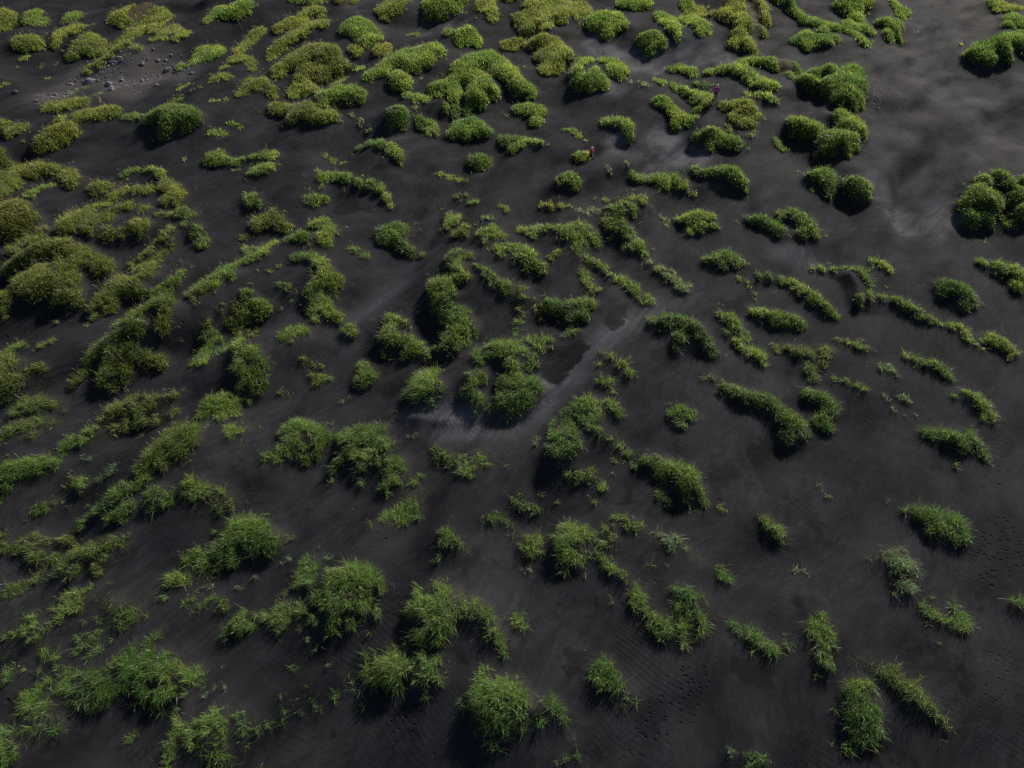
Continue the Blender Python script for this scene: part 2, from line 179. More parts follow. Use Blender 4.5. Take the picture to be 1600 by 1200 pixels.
  ('g',4,5,'hollow leafy tussock joined to a dark lump, beyond the question-mark tussock','-361 1089 9 14;-342 1086 12 19;-327 1068 12 18;-332 1043 12 18;-322 1024 6 9;-314 1063 4 6'),
  ('g',3,3,'small slanting dark tuft with pale leaves, beyond and right of the question-mark tussock','-287 1024 5 8;-274 1014 7 11;-257 1000 6 10'),
  ('d',4,8,'comma-shaped tussock with a sharp tail, in front and right of the drooping arch','-234 1085 11 14;-215 1101 9 12;-198 1090 9 12;-228 1060 12 16;-210 1060 13 17;-193 1040 10 13;-177 1030 7 9;-158 1023 4 5;-196 1075 6 8'),
  ('g',3,5,'upright leafy tuft, upper one of two, beyond and left of the soft leafy dome','-115 1137 11 17;-108 1121 13 19;-116 1099 8 13;-100 1105 6 10'),
  ('b',3,4,'small tuft with brown seed tops, lower one of two, left of the soft leafy dome','-98 1057 9 14;-86 1062 11 17;-79 1045 5 8'),
  ('g',3,2,'tiny leafy tuft by itself, beyond the soft leafy dome','-23 1133 5 9;-11 1131 6 10'),
  ('s',2,1,'loose grey sprigs, beyond the soft leafy dome','-54 1091 4 7;-43 1091 6 10;-35 1089 4 7'),
  ('g',3,6,'soft dome of leafy grass, beyond and left of the sloping leafy slab','-63 1018 6 9;-49 1032 12 18;-31 1042 13 20;-19 1037 9 13;-48 1013 6 9'),
  ('g',3,6,'sloping leafy slab of grass, beyond the sagging band','-24 989 7 10;-7 989 10 15;11 989 10 15;25 980 10 14;-16 966 8 12;10 962 8 12;18 985 11 17;32 966 13 18;49 948 11 16;56 937 5 8;27 944 8 12'),
  ('g',4,8,'question-mark-shaped tussock with a thick stem, in front of the hollow leafy tussock','-372 980 5 7;-357 978 7 9;-339 973 8 11;-322 955 10 12;-308 928 15 18;-293 919 12 15;-285 924 8 10;-314 911 12 15;-300 894 12 14;-326 885 13 16;-312 869 14 17;-321 861 9 11;-296 857 12 14;-278 845 9 10;-309 837 6 7;-270 845 3 4'),
  ('g',2,1,'thin line of sprigs curving off a hooked top, beyond and left of the question-mark tussock','-383 967 4 6;-393 949 5 8;-405 936 4 6'),
  ('g',3,2,'narrow leafy strip pointing at a thick stem, left of the question-mark tussock','-381 904 4 6;-365 898 5 8;-352 902 4 6'),
  ('s',1,0,'few pale sprigs in a hollow, in front and left of the question-mark tussock','-370 855 3 3;-357 867 3 3'),
  ('g',4,4,"small ball of grass at a tussock's toe, in front and right of the question-mark tussock",'-267 821 5 6;-259 825 7 10;-250 815 5 6'),
  ('g',4,5,'slanted oval tussock with dark foot, in front and right of the curled bright-rimmed tussock','-351 783 5 7;-340 792 10 13;-324 803 7 10;-346 772 3 4;-335 779 6 8'),
  ('g',3,2,'upper of two stacked small tufts, beyond and right of the thick cascade','-317 751 4 6;-304 751 4 6;-294 751 3 3'),
  ('g',4,3,'lower of two stacked small tufts, left of the haystack tussock','-303 731 3 3;-290 727 7 9;-274 726 3 5;-293 717 3 4'),
  ('g',4,8,'haystack-shaped tussock of long grass, in front and left of the chevron tussock','-227 751 7 8;-220 737 10 12;-220 720 13 14;-210 723 8 9;-226 709 4 5'),
  ('g',4,8,'chevron-shaped tussock with a sunlit peak, beyond and right of the haystack tussock','-197 843 7 8;-185 833 10 12;-171 829 5 6;-163 823 3 3;-193 810 10 11;-196 791 10 11;-181 798 10 11;-197 776 4 5;-163 795 10 11;-148 780 11 12;-132 765 8 9;-160 769 8 9;-141 754 5 6'),
  ('g',3,10,'tall winding column of yellow-green grass, beyond and right of the chevron tussock','-102 975 10 12;-85 975 13 16;-70 971 5 7;-92 953 12 15;-86 930 12 15;-79 909 11 13;-93 909 8 10;-129 909 9 11;-120 892 15 18;-103 896 12 14;-107 871 14 17;-117 859 9 11;-93 867 10 12;-100 839 13 15;-81 831 13 15;-64 815 11 13;-56 800 6 7;-88 812 12 14;-74 793 12 14;-97 789 11 13;-103 767 11 12;-83 771 11 12;-114 767 8 9;-68 774 7 8;-87 753 8 9;-67 751 5 6;-119 739 3 3;-116 725 4 5'),
  ('g',4,9,'wide bowl of long bright grass in mid-field, in front and left of the speckled arm','-49 739 8 9;-34 739 13 15;-14 743 13 15;2 739 10 12;-46 719 7 8;2 715 10 11;-57 684 8 9;-42 689 7 8;-59 665 11 12;-49 653 10 10;-50 640 5 5;-11 684 8 9;6 684 12 14;-10 656 12 13;9 659 12 13;-3 640 9 10;-29 649 5 5;15 679 12 13;32 681 10 11;41 675 4 4;12 656 10 11;5 640 7 8;26 656 7 8'),
  ('g',2,3,'speckled arm of thin grass climbing from a bowl right of the wide bright bowl','10 762 11 14;31 770 11 14;52 770 11 14;73 781 11 14;89 788 10 13;101 784 8 11;109 775 3 4;64 759 8 11;41 752 9 12;13 738 10 13;33 727 10 13;40 717 6 8;25 710 8 10;10 814 10 13;20 838 7 10;3 792 7 9'),
  ('g',3,6,'sagging band of leafy grass, in front of the sloping leafy slab','-55 930 7 10;-43 919 9 13;-29 904 9 13;-9 892 10 15;7 875 10 14;18 888 10 15;10 859 3 5;22 888 9 13;11 863 6 9;33 871 6 9;43 855 7 10;48 831 4 6'),
  ('d',4,9,'thick brush-like block of upright grass, in front and left of the staple-shaped tussock','62 860 9 11;78 856 11 14;94 852 13 15;113 848 14 17;126 840 9 10;101 824 11 13;114 820 7 9'),
  ('g',4,9,'shaggy cone of long grass with bright seed tops, in front of the winding column','-132 715 8 9;-119 705 9 10;-133 695 12 14;-118 685 12 14;-145 685 7 8;-139 678 9 10;-120 678 15 16;-104 668 10 11;-111 656 8 9;-130 662 8 9;-95 668 5 5'),
  ('g',3,2,'little double sprig off a cascade, in front and right of the thick cascade','-340 693 4 5;-329 689 4 5'),
  ('o',3,4,'thin ridge curving down to a bushy end, beyond the crooked column','162 1186 3 6;180 1177 6 9;201 1160 8 13;222 1146 9 14;244 1144 11 17;256 1127 5 9'),
  ('g',3,6,'crooked column of leafy grass, in front of the thin curving ridge','184 1119 9 15;203 1119 14 22;221 1114 9 15;175 1088 11 16;196 1083 15 23;182 1062 12 18;209 1057 13 20;209 1032 12 18;223 1023 10 15;226 999 10 15;231 989 6 8;212 1008 7 11'),
  ('o',3,2,'thin straw-tipped strip, beyond the forked tussock','58 1160 5 8;73 1152 6 11;92 1146 7 12;109 1141 5 8'),
  ('s',2,1,'faded open tuft, beyond and right of the forked tussock','125 1118 6 10;145 1131 9 14;160 1121 6 10;137 1107 5 8'),
  ('g',3,5,'forked tussock like a letter Y, beyond and right of the sloping leafy slab','15 1081 6 10;34 1074 11 16;49 1068 12 18;39 1048 7 11;67 1058 8 12;84 1048 9 14;102 1038 13 20;92 1019 9 13;121 1053 10 16;142 1053 13 20;150 1038 7 11;128 1024 12 17;112 1005 9 13'),
  ('g',3,5,'staple-shaped tussock with one long leg, beyond and right of the brush-like block','116 981 10 14;134 986 10 15;154 981 10 14;162 967 7 11;121 958 10 14;127 931 9 14;131 910 9 13;145 901 5 7;145 976 7 10;166 949 7 10;175 927 9 13;188 914 11 15;200 897 11 15;212 880 9 13;225 874 6 9;207 868 5 7'),
  ('g',3,2,'tiny green tuft in a sandy gap, in front of the forked tussock','65 975 4 6;76 984 6 8;71 968 3 4'),
  ('s',3,4,'loose silver-leaved strip, right of the staple-shaped tussock','237 966 6 9;252 950 8 12;268 941 10 14;276 919 10 14;287 907 9 12;278 898 4 6'),
  ('g',4,7,'fan-shaped green tussock with a dark hollow, in front of the caterpillar ridge','309 1115 6 8;326 1107 11 14;346 1113 14 18;362 1102 12 16;345 1076 12 16;368 1081 8 10;323 1068 4 6'),
  ('s',2,1,'thin sprigs at the tip of a fan, left of the fan with a dark hollow','276 1123 4 7;287 1110 8 12;284 1091 4 7'),
  ('d',4,7,'dark slanting loaf of grass, first of two, beyond and right of the lens-shaped tussock','439 1100 8 10;455 1086 10 13;469 1071 12 16;478 1056 9 12'),
  ('d',4,6,'smooth dark lens-shaped tussock, right of the silver-leaved strip','334 980 5 7;348 975 9 14;365 975 13 18;380 966 10 14;392 964 4 6;358 953 5 8'),
  ('g',3,2,'small thin bent tuft, beyond and left of the chunky ridge','378 922 4 6;393 913 5 8;404 900 5 7;401 888 3 4'),
  ('d',4,9,'shark-fin-shaped tussock with a trailing tail, left of the tadpole tussock','221 813 6 7;233 805 8 10;247 805 10 11;262 801 11 13;252 775 11 12;247 757 5 6;277 797 10 11;287 783 9 11;295 768 9 11;302 750 7 9;307 736 3 4'),
  ('g',4,7,'tadpole-shaped tussock with combed grass, in front and left of the chunky ridge','331 832 5 6;346 826 10 12;352 807 12 14;361 799 10 11;347 781 8 10;350 770 5 6;363 759 7 8;375 748 7 9;378 738 4 5;334 796 3 4'),
  ('g',4,4,'short arched tuft of bright blades, beyond the crook-shaped tussock','134 737 4 6;146 730 7 10;159 716 8 10;168 699 5 6'),
  ('s',1,1,'thin single sprig beside an arched tuft, in front and left of the shark-fin tussock','174 731 3 3'),
  ('g',3,3,'small leafy tuft drooping into the track, beyond the crook-shaped tussock','121 700 4 5;130 690 6 8;139 682 5 6;143 669 4 6;127 717 3 3'),
  ('d',4,7,'dark slanting loaf of grass with a leafy end, second of two, beyond the scythe-shaped ridge','495 1105 7 10;515 1107 9 12;526 1092 12 16;537 1076 14 18;541 1058 9 12;521 1051 10 13'),
  ('d',4,6,'slim dark arch behind a sharp sand crest, beyond and right of the scythe-shaped ridge','521 978 3 5;537 971 5 7;556 966 5 8;574 962 6 9;589 953 7 10;593 939 7 10;594 922 4 6'),
  ('g',4,3,'small slanting tuft on smooth sand, right of the slim dark arch','627 988 4 6;640 981 6 10;650 969 5 8;650 960 3 4'),
  ('g',4,9,'spear-shaped mound entering from the frame edge, beyond and right of the smooth oval mound','821 995 4 5;834 986 7 9;847 976 9 12;858 963 13 16;871 954 14 17;853 927 8 10'),
  ('d',4,9,'smooth oval mound on open sand, right of the bow-shaped ridge','716 923 7 9;729 914 13 16;743 901 15 18;752 884 10 12;736 872 6 8;713 901 6 8'),
  ('g',4,8,'long scythe-shaped ridge of grass, beyond and right of the chunky ridge','416 939 4 5;436 939 5 7;455 935 7 9;472 924 9 11;483 902 10 12;493 881 10 13;504 861 9 11;511 849 7 9;519 841 3 4;496 845 3 4'),
  ('g',4,7,'chunky green ridge under a scythe, in front and left of the scythe-shaped ridge','391 854 7 9;406 846 9 10;422 838 13 15;438 834 13 15;451 826 10 12;461 822 3 4;431 807 4 5'),
  ('g',4,9,'bow-shaped ridge in front of a sharp sand crest, left of the smooth oval mound','566 878 5 6;590 893 6 8;612 893 7 8;632 887 8 9;646 872 10 12;659 856 9 11;670 842 6 7;679 838 3 3'),
  ('g',3,4,'leafy tussock at the end of a bow, in front and right of the bow-shaped ridge','686 831 3 4;700 825 5 8;712 817 8 11;715 798 8 11;721 783 7 9;727 774 3 4'),
  ('g',4,6,'hunched tussock near the frame edge, right of the leafy bow-end tussock','739 797 4 6;752 797 9 12;764 789 11 14;772 778 8 10;765 763 3 5'),
  ('g',3,3,'thin slanting silver-green strip, right of the wedge-shaped tussock','505 788 3 3;516 781 4 6;528 770 6 8;539 764 4 6'),
  ('o',3,5,'wedge-shaped tussock with a thinning foot, beyond the hook-shaped tussock','406 770 4 6;423 768 6 8;439 759 8 10;455 754 7 10;478 761 11 14;486 754 4 6;466 736 5 7;443 729 9 12;444 712 6 8;438 702 3 4'),
  ('g',3,3,'thin tail of grass below a wedge, beyond and right of the hook-shaped tussock','462 712 3 4;474 705 4 5;489 697 5 6;501 689 5 7;511 680 4 5;496 672 3 3'),
  ('g',4,8,'hook-shaped tussock curling round a dark hollow, in front of the wedge-shaped tussock','429 679 7 8;440 676 7 8;451 666 10 11;457 653 7 8;445 644 7 8;434 632 7 8;443 623 6 6;425 632 3 4'),
  ('g',4,5,'slender slanting tussock with pale leading leaves, in front and left of the leafy bow-end tussock','604 763 4 6;613 754 5 7;627 750 5 7;640 743 7 9;649 729 7 9;654 715 4 5'),
  ('s',3,2,'small grey-green leafy patch, beyond and left of the open silvery patch','537 735 3 5;550 728 7 9;565 728 7 9;573 718 3 4'),
  ('d',4,12,'large dark dome near the frame edge, beyond the spear-shaped edge mound','856 1150 11 15;883 1166 21 28;901 1150 21 27;855 1117 14 18;884 1112 12 16;906 1204 13 18;942 1219 12 16;947 1195 12 16'),
  ('d',4,12,'black-green dome cut by the frame edge, right of the large dark edge dome','954 1155 18 23;964 1150 17 23;943 1112 14 18;939 1150 8 11;976 1195 11 15;992 1201 8 11'),
  ('g',3,2,'low leafy tuft below two dark domes right of the large dark edge dome','913 1111 6 10;917 1093 8 12'),
  ('o',4,6,'spreading olive tussock with leafy toes, beyond the thin-leaved edge band','-693 646 9 12;-678 649 8 10;-666 655 8 10;-647 655 8 10;-631 652 4 5;-678 671 5 6;-697 664 8 11;-726 671 10 12'),
  ('o',3,5,'thin-leaved band sloping to the frame edge, in front of the spreading olive tussock','-690 598 8 9;-680 607 10 12;-664 613 12 14;-652 622 10 13;-637 619 7 8;-661 590 7 8;-676 584 3 4;-650 595 7 8;-693 590 7 8'),
  ('o',3,8,'long low bank of dull green grass, beyond and left of the golden-green wall','-566 632 7 8;-555 641 12 13;-540 650 13 14;-523 657 13 14;-503 653 12 13;-487 657 10 11;-478 666 8 9;-473 635 7 8;-491 632 8 9;-514 632 12 13;-533 620 7 7;-546 617 7 7'),
  ('g',3,6,'leafy tongue of grass continuing a dull bank, right of the thin-leaved edge band','-604 580 5 6;-594 589 8 9;-583 598 10 12;-572 609 9 11;-599 569 3 3;-560 603 4 6'),
  ('g',4,8,'dense straight hedge-like strip at the frame edge, left of the soft tailed tuft','-658 512 8 8;-655 527 13 13;-644 533 13 13;-630 540 13 13;-618 549 11 11;-606 551 7 8;-641 512 6 6;-649 496 4 4'),
  ('g',3,5,'soft upright tuft with a sparse tail, right of the hedge-like edge strip','-574 524 7 8;-562 521 10 12;-554 519 8 9;-573 532 5 6;-546 508 3 3;-602 488 6 7;-592 496 6 7;-585 503 4 4;-612 506 3 3;-568 493 3 3'),
  ('s',1,1,'open spray of thin stalks, beyond and right of the soft tailed tuft','-572 564 4 5;-560 561 5 6;-556 570 3 3;-551 545 3 3'),
  ('s',2,1,'bluish weeds in a short row, beyond the ragged wall end','-537 526 4 4;-528 532 4 5;-521 537 4 4;-522 545 3 4'),
  ('o',4,9,'tall slanting wall of golden-green grass, in front and right of the long dull bank','-479 537 6 7;-470 551 11 11;-461 564 13 14;-453 581 15 15;-442 590 12 13;-428 595 9 10;-440 562 11 11;-451 540 8 9;-423 578 7 7;-466 527 4 4'),
  ('g',3,7,'ragged continuation of a golden-green wall, right of the soft tailed tuft','-536 465 5 5;-527 475 7 7;-514 485 10 10;-502 497 12 13;-493 507 9 10;-480 512 8 8;-485 480 9 9;-475 482 6 6;-500 470 7 7;-481 468 5 5;-469 520 5 5'),
  ('g',4,6,'pointed fresh-green tuft, right of the ragged wall end','-456 488 5 5;-450 500 9 10;-437 493 7 8;-448 480 6 7;-428 493 3 3'),
  ('g',4,6,'bushy grey-green tussock with a low neck, in front and left of the thick cascade','-430 630 6 7;-425 649 10 12;-411 658 10 12;-397 658 8 10;-388 642 6 7;-405 636 8 10;-421 615 4 5'),
  ('g',4,3,'compact bright tuft casting a short shadow, left of the fan of combed grass','-386 606 6 8;-375 606 4 6;-381 594 3 4'),
  ('g',3,2,'two tiny bright tufts in a row, left of the fan of combed grass','-372 621 4 5;-362 618 3 3;-353 621 3 4'),
  ('g',3,6,'tousled tussock with hanging outer blades, beyond and left of the big saddle mound','-409 515 7 8;-396 515 8 9;-380 503 10 12;-391 495 9 10;-366 498 8 9;-354 493 7 8;-368 483 6 7;-409 505 5 6;-382 480 4 4;-347 500 3 3;-400 478 3 3'),
  ('g',4,10,'big saddle-shaped mound of long grass, in front and right of the tousled tussock','-357 454 6 6;-343 466 8 8;-329 468 8 8;-314 463 9 9;-301 452 8 8;-343 447 12 12;-324 447 13 13;-355 431 9 9;-335 424 8 8;-318 431 7 7;-305 438 6 6;-356 415 4 4;-302 452 9 9;-289 447 8 8;-295 435 6 6;-282 433 4 4;-273 449 3 3'),
  ('g',3,5,'loose leafy tuft at the foot of a saddle left of the big saddle mound','-391 418 5 6;-384 429 5 6;-373 420 7 8;-380 409 4 5'),
  ('g',3,5,'low bright tuft fanning out on dark sand, beyond and left of the crown-like tuft','-411 389 4 4;-402 396 7 8;-390 396 6 7;-398 409 3 4;-383 400 3 3'),
  ('s',2,1,'single bent sprig uphill of a fan, in front of the big saddle mound','-311 399 3 3'),
  ('s',2,1,'single bent sprig among bare sand, beyond and right of the crown-like tuft','-325 387 3 3'),
  ('o',3,6,'wide drifting patch of grass at the frame edge, left of the feathered bank','-622 447 5 6;-617 433 5 6;-602 435 7 8;-590 444 10 11;-575 444 8 8;-577 426 9 10;-555 422 7 8;-561 408 7 8;-565 397 4 5'),
  ('o',3,6,'long feathered bank with dry brown tips, right of the drifting edge patch','-556 447 8 8;-542 449 4 5;-533 408 9 10;-526 424 9 10;-511 428 8 9;-499 433 9 10;-484 435 7 8;-470 431 4 5;-468 444 3 3;-521 397 6 7;-539 402 5 6;-491 408 5 6;-483 417 7 8;-470 419 3 4;-512 404 5 6;-503 417 5 6;-485 397 3 3'),
  ('g',4,10,'fan-shaped mound of combed grass, left of the claw-shaped tussock','-312 615 8 9;-300 624 9 10;-285 618 10 11;-269 609 9 10;-257 606 6 6;-303 595 11 12;-285 598 14 14;-268 589 9 10;-311 578 9 9;-295 578 9 9;-280 572 4 5;-324 566 5 6;-327 558 3 3;-312 564 3 3'),
  ('g',4,11,'claw-shaped tussock with bright flat top, beyond and left of the drooping plume','-237 610 6 6;-223 612 8 9;-208 618 8 9;-192 621 7 7;-179 615 6 6;-225 594 9 10;-207 594 12 13;-189 597 10 11;-171 583 8 8;-163 574 3 3;-233 574 6 7;-239 558 5 6;-207 569 6 7;-189 566 10 10;-175 560 6 7;-194 552 5 6;-228 583 4 5;-203 541 3 3;-240 539 3 3;-193 528 3 3'),
  ('g',4,8,'drooping plume of grass, beyond the rugged diagonal strip','-159 557 4 4;-149 549 9 9;-157 538 8 9;-142 540 5 5;-158 522 7 7;-147 525 6 6;-166 517 4 4;-158 507 3 3'),
  ('g',3,6,'rugged diagonal strip of arching leaves, in front of the drooping plume','-117 534 3 3;-125 521 6 7;-107 508 6 7;-134 503 7 8;-121 503 6 7;-126 488 10 11;-115 475 5 5;-140 473 8 9;-131 468 6 6;-153 466 7 8;-142 458 8 9;-154 451 6 6;-171 454 5 5;-172 447 3 3'),
  ('g',3,6,'bird-shaped tussock with a raised head, beyond and right of the rugged diagonal strip','-103 580 5 7;-93 566 6 7;-99 558 3 4;-81 558 8 9;-65 550 7 9;-55 558 8 9;-41 555 9 10;-32 544 3 4;-60 531 7 8;-47 534 7 8;-53 521 3 3'),
  ('s',1,0,'minute sprig on the pale track, beyond and right of the drooping plume','-141 593 3 3;-132 596 3 3'),
  ('s',2,1,'forked pale sprig on bare sand, in front and left of the haystack tussock','-249 675 4 5;-239 684 3 3'),
  ('g',2,4,'scattered clumps in an open patch, beyond and right of the bent crescent tuft','-10 540 3 3;-3 527 4 4;4 538 3 3;-12 504 3 3;1 496 6 7;12 514 5 6;14 494 7 8;6 486 3 3;13 509 8 9;19 496 7 8;30 486 6 7;41 509 3 3'),
  ('g',3,4,'bent crescent tuft with dark underside, in front and left of the open scattered patch','-39 474 4 4;-36 462 3 4;-26 469 5 5;-13 472 5 5;-3 467 4 5;4 460 3 3'),
  ('g',3,5,'wiry tussock with splayed stalks, in front and left of the bent crescent tuft','-79 438 7 8;-74 427 8 9;-61 422 7 8;-53 424 3 4;-77 447 3 3;-59 411 3 4;-65 413 3 4;-85 411 3 3'),
  ('s',2,1,"pair of small sprigs at a slope's foot, beyond and left of the stepped tussock",'-277 415 3 3;-270 420 3 3'),
  ('g',3,6,'leafy crook-shaped tussock ending in a low arm, beyond and right of the hook-footed column','80 630 8 10;95 642 9 12;112 646 9 12;128 639 9 12;141 630 8 10;150 624 4 5;138 646 4 5;101 624 9 11;117 621 8 10;108 603 6 7;119 589 7 8;132 580 6 7;145 572 5 6;155 564 3 4;136 555 3 4'),
  ('g',3,5,'pale speckled column ending in a hooked foot, in front and left of the crook-shaped tussock','60 610 8 10;77 610 8 10;64 592 10 12;80 590 10 12;57 575 8 9;77 570 10 12;91 575 4 5;61 561 6 8;78 556 5 6;64 545 5 5;77 537 5 6;90 529 7 8;103 529 7 8;111 521 3 4;117 508 5 6;126 493 4 4;132 492 3 3;59 524 3 3;105 493 3 3'),
  ('g',4,5,'small hedgehog-like tuft alone on wet sand, left of the swelling long ridge','220 625 5 6;233 628 8 10;246 622 7 8;232 610 6 8;224 616 5 6'),
  ('g',4,11,'shell-shaped mound with a bright crest, in front and right of the crook-shaped tussock','161 544 3 3;175 549 6 6;188 547 8 9;202 536 9 10;192 525 7 7;213 525 9 10;225 515 10 11;234 505 8 8;221 495 7 7;238 495 4 4;215 507 6 6;184 500 4 4;195 490 3 3;243 487 3 3'),
  ('g',3,1,'tiny green tuft out on bare sand, in front and right of the shell-shaped mound','259 479 3 3;263 474 3 3'),
  ('d',4,10,'longest straight ridge of grass, swelling at its lower end, left of the hook-shaped tussock','277 696 3 4;289 697 4 4;305 680 5 6;318 671 7 8;333 661 8 9;348 655 8 9;361 650 9 10;374 636 9 10;387 624 12 13;401 615 9 10;379 604 8 9;408 611 3 4'),
  ('s',2,1,'two pale sprigs beside a speckled column, left of the hook-footed column','34 587 3 3;33 577 3 3'),
  ('s',2,1,'single pale sprig under a hooked foot, in front of the hook-footed column','57 498 3 3'),
  ('g',4,9,'blocky tuft of long hanging grass, left of the reaching arch','64 455 6 6;72 450 8 8;88 443 5 6;63 441 7 8;77 434 11 12;67 425 9 9;83 422 8 8;68 411 8 8;80 407 5 5;63 400 3 3;94 438 4 4'),
  ('g',3,7,'arched tussock reaching out from a blocky tuft, right of the blocky hanging tuft','106 439 3 3;115 446 4 5;126 453 8 8;141 456 8 8;151 451 6 6;158 444 4 4;163 432 3 3;120 435 7 7;109 426 6 6;126 426 4 4;133 463 3 3'),
  ('g',4,7,'ribbon of grass running toward the camera, in front of the reaching arch','104 414 4 4;111 403 5 5;119 395 5 5;128 386 5 5;131 381 5 5;140 370 7 7;146 360 5 5;147 350 4 4;140 354 5 5;150 343 3 3'),
  ('s',3,3,'loose slanting spray of silvery leaves, right of the reaching arch','177 439 4 5;186 432 6 6;199 428 6 7;197 437 3 3;206 419 6 6;215 414 5 6;220 405 5 5;222 394 3 3;190 419 3 4'),
  ('g',4,3,'small leaning tuft above a wet patch, beyond and right of the unkempt double tussock','241 401 3 3;241 390 5 5;246 386 3 3;251 384 3 3'),
  ('g',3,5,'round airy tuft next to a blocky tuft right of the bent crescent tuft','6 447 3 3;19 447 7 7;31 447 7 7;24 433 7 8;12 438 5 6;37 433 4 5;22 422 3 3'),
  ('s',1,1,'stray sprig in front of an airy tuft, beyond and right of the massive winged dome','12 402 3 3;22 405 3 3'),
  ('s',1,1,'thin open patch of silvery sprigs, beyond and left of the boat-shaped ridge','535 671 4 6;543 665 5 7;564 678 6 8;576 671 9 11;585 662 5 7;561 649 7 8;545 652 5 6;575 649 4 5'),
  ('g',4,7,'rounded slanting tussock with thin toe, beyond the boat-shaped ridge','643 680 4 4;657 680 8 9;668 670 10 11;674 657 8 9;682 648 4 5;668 639 4 4;679 633 3 3'),
  ('d',4,8,'boat-shaped ridge with a deep shadow below, in front and right of the open silvery patch','572 611 4 4;583 605 7 7;598 602 9 10;611 593 9 10;629 599 8 8;633 588 7 7;640 576 5 6;644 565 3 3;613 582 7 7;633 612 3 4;595 561 3 3'),
  ('s',2,1,'thin slanting sprigs in the open sand, beyond and right of the leaf-like slanting tuft','403 529 3 3;406 521 3 3;410 513 3 3;413 509 3 3'),
  ('g',4,8,'bushy pear-shaped tussock with pale tips, beyond and right of the silvery round tuft','495 478 3 3;507 477 6 6;520 474 8 8;533 469 9 9;522 457 8 8;545 467 8 8;543 453 10 10;554 450 7 7;557 467 5 5;559 446 3 3;542 441 3 3'),
  ('s',3,4,'big round tuft of loose silvery leaves, beyond and left of the tick-shaped tuft','440 414 3 3;451 416 7 8;465 420 6 7;453 405 9 10;470 407 8 9;472 396 7 8;457 390 9 10;472 385 5 5;444 390 5 5;426 414 3 3;452 379 7 7;462 375 5 5;440 369 3 3'),
  ('s',2,1,'faint sprigs on printed sand, in front and right of the leaf-like slanting tuft','339 402 3 3;347 402 3 3;352 399 3 3'),
  ('g',4,6,'leaf-like slanting tuft beside dark wet sand, right of the slanting silver spray','307 468 4 4;316 461 5 6;325 454 6 7;333 447 5 6;340 442 3 3;332 458 3 3'),
  ('g',3,5,'sprawling tangle of long grass near the frame edge, left of the see-through patch','-552 347 4 4;-541 341 6 6;-544 333 6 6;-554 327 6 7;-533 327 8 9;-560 320 6 7;-522 318 6 7;-530 312 6 7;-518 325 4 4;-528 299 4 4;-512 301 5 5;-554 305 4 5;-525 288 3 3;-507 288 3 3;-497 303 4 4;-515 333 5 5'),
  ('g',3,4,'open tuft of arching leaves above a tangle, beyond the see-through patch','-522 351 4 4;-512 366 6 6;-499 366 7 7;-488 368 6 6;-479 359 5 5;-506 351 7 7;-494 353 7 7;-507 339 5 5'),
  ('g',3,5,'thick leafy tuft at the top of a slope, beyond and right of the see-through patch','-469 365 4 4;-458 367 5 5;-461 353 8 8;-445 353 8 8;-435 355 5 5;-447 341 7 8;-434 343 6 6;-452 335 3 3;-419 353 3 3;-431 361 3 3'),
  ('g',3,3,'small bright tuft trailing uphill, beyond and right of the thick leafy tuft','-432 372 4 4;-425 376 5 5;-416 370 3 3;-405 372 3 3'),
  ('g',2,3,'see-through patch of long stalks, in front and left of the thick leafy tuft','-491 332 5 5;-478 336 6 6;-469 338 4 4;-480 322 6 7;-466 324 6 7;-448 319 4 5;-441 319 3 3;-471 311 5 6;-456 309 4 5;-479 304 4 5;-463 300 4 4'),
  ('g',4,9,'great arch of dark flowing grass, in front and right of the thick leafy tuft','-433 294 5 5;-424 300 6 6;-411 303 5 5;-398 301 7 7;-381 300 6 6;-368 300 3 3;-412 287 10 9;-394 285 11 11;-376 285 10 9;-358 287 6 6;-349 282 7 7;-339 283 3 3;-332 276 3 3;-412 275 6 6;-396 271 8 7;-376 269 8 7;-360 269 8 7;-347 262 6 6;-347 251 5 5;-340 244 4 4;-378 261 4 4;-345 291 3 3;-425 311 3 3;-415 314 4 4;-401 322 4 4;-395 326 3 3;-404 311 3 3'),
  ('d',4,6,'drooping dark tuft inside a great arch, left of the great flowing arch','-449 277 6 6;-435 277 5 5;-441 265 8 9;-428 267 5 5;-440 253 3 3;-431 257 3 3;-452 267 4 4;-453 255 3 3'),
  ('g',3,4,'brownish low tuft beside a drooping one, beyond and right of the corner-side tuft','-491 285 3 4;-478 283 4 4;-467 278 3 4;-492 274 4 4;-477 269 7 7;-466 264 4 4;-479 261 3 3;-499 269 3 3'),
  ('g',3,6,'thick upright tuft close to the corner, in front of the sprawling tangle','-511 258 4 4;-499 260 5 5;-509 248 3 3;-500 246 6 7;-486 246 6 6;-489 233 7 7;-477 238 3 3;-490 224 5 5;-477 225 4 4;-481 216 3 3;-466 228 3 3'),
  ('g',3,3,'small tuft of long leaves at the frame edge left of the sprawling tangle','-544 282 3 4;-538 284 3 3;-538 273 3 3'),
  ('g',3,6,'dim grass filling the near corner, in front and left of the corner-side tuft','-517 224 4 4;-502 217 4 4;-513 209 7 7;-501 205 7 7;-492 200 3 3;-500 192 7 7'),
  ('g',3,6,'sprawling three-armed tussock at the bottom edge, in front and right of the great flowing arch','-341 235 5 5;-332 228 5 5;-339 222 5 5;-341 208 5 5;-339 197 4 4;-338 188 4 4;-318 222 5 5;-312 230 5 5;-302 236 6 6;-306 219 6 6;-293 228 5 5;-293 216 4 5;-309 208 7 7;-319 212 4 4;-297 202 6 6;-287 195 4 4;-286 203 3 3;-298 191 3 3'),
  ('g',3,3,'airy tuft with stalks over bare sand, right of the three-armed tussock','-280 237 4 4;-271 229 5 6;-262 226 3 3;-271 213 3 3;-275 223 3 3'),
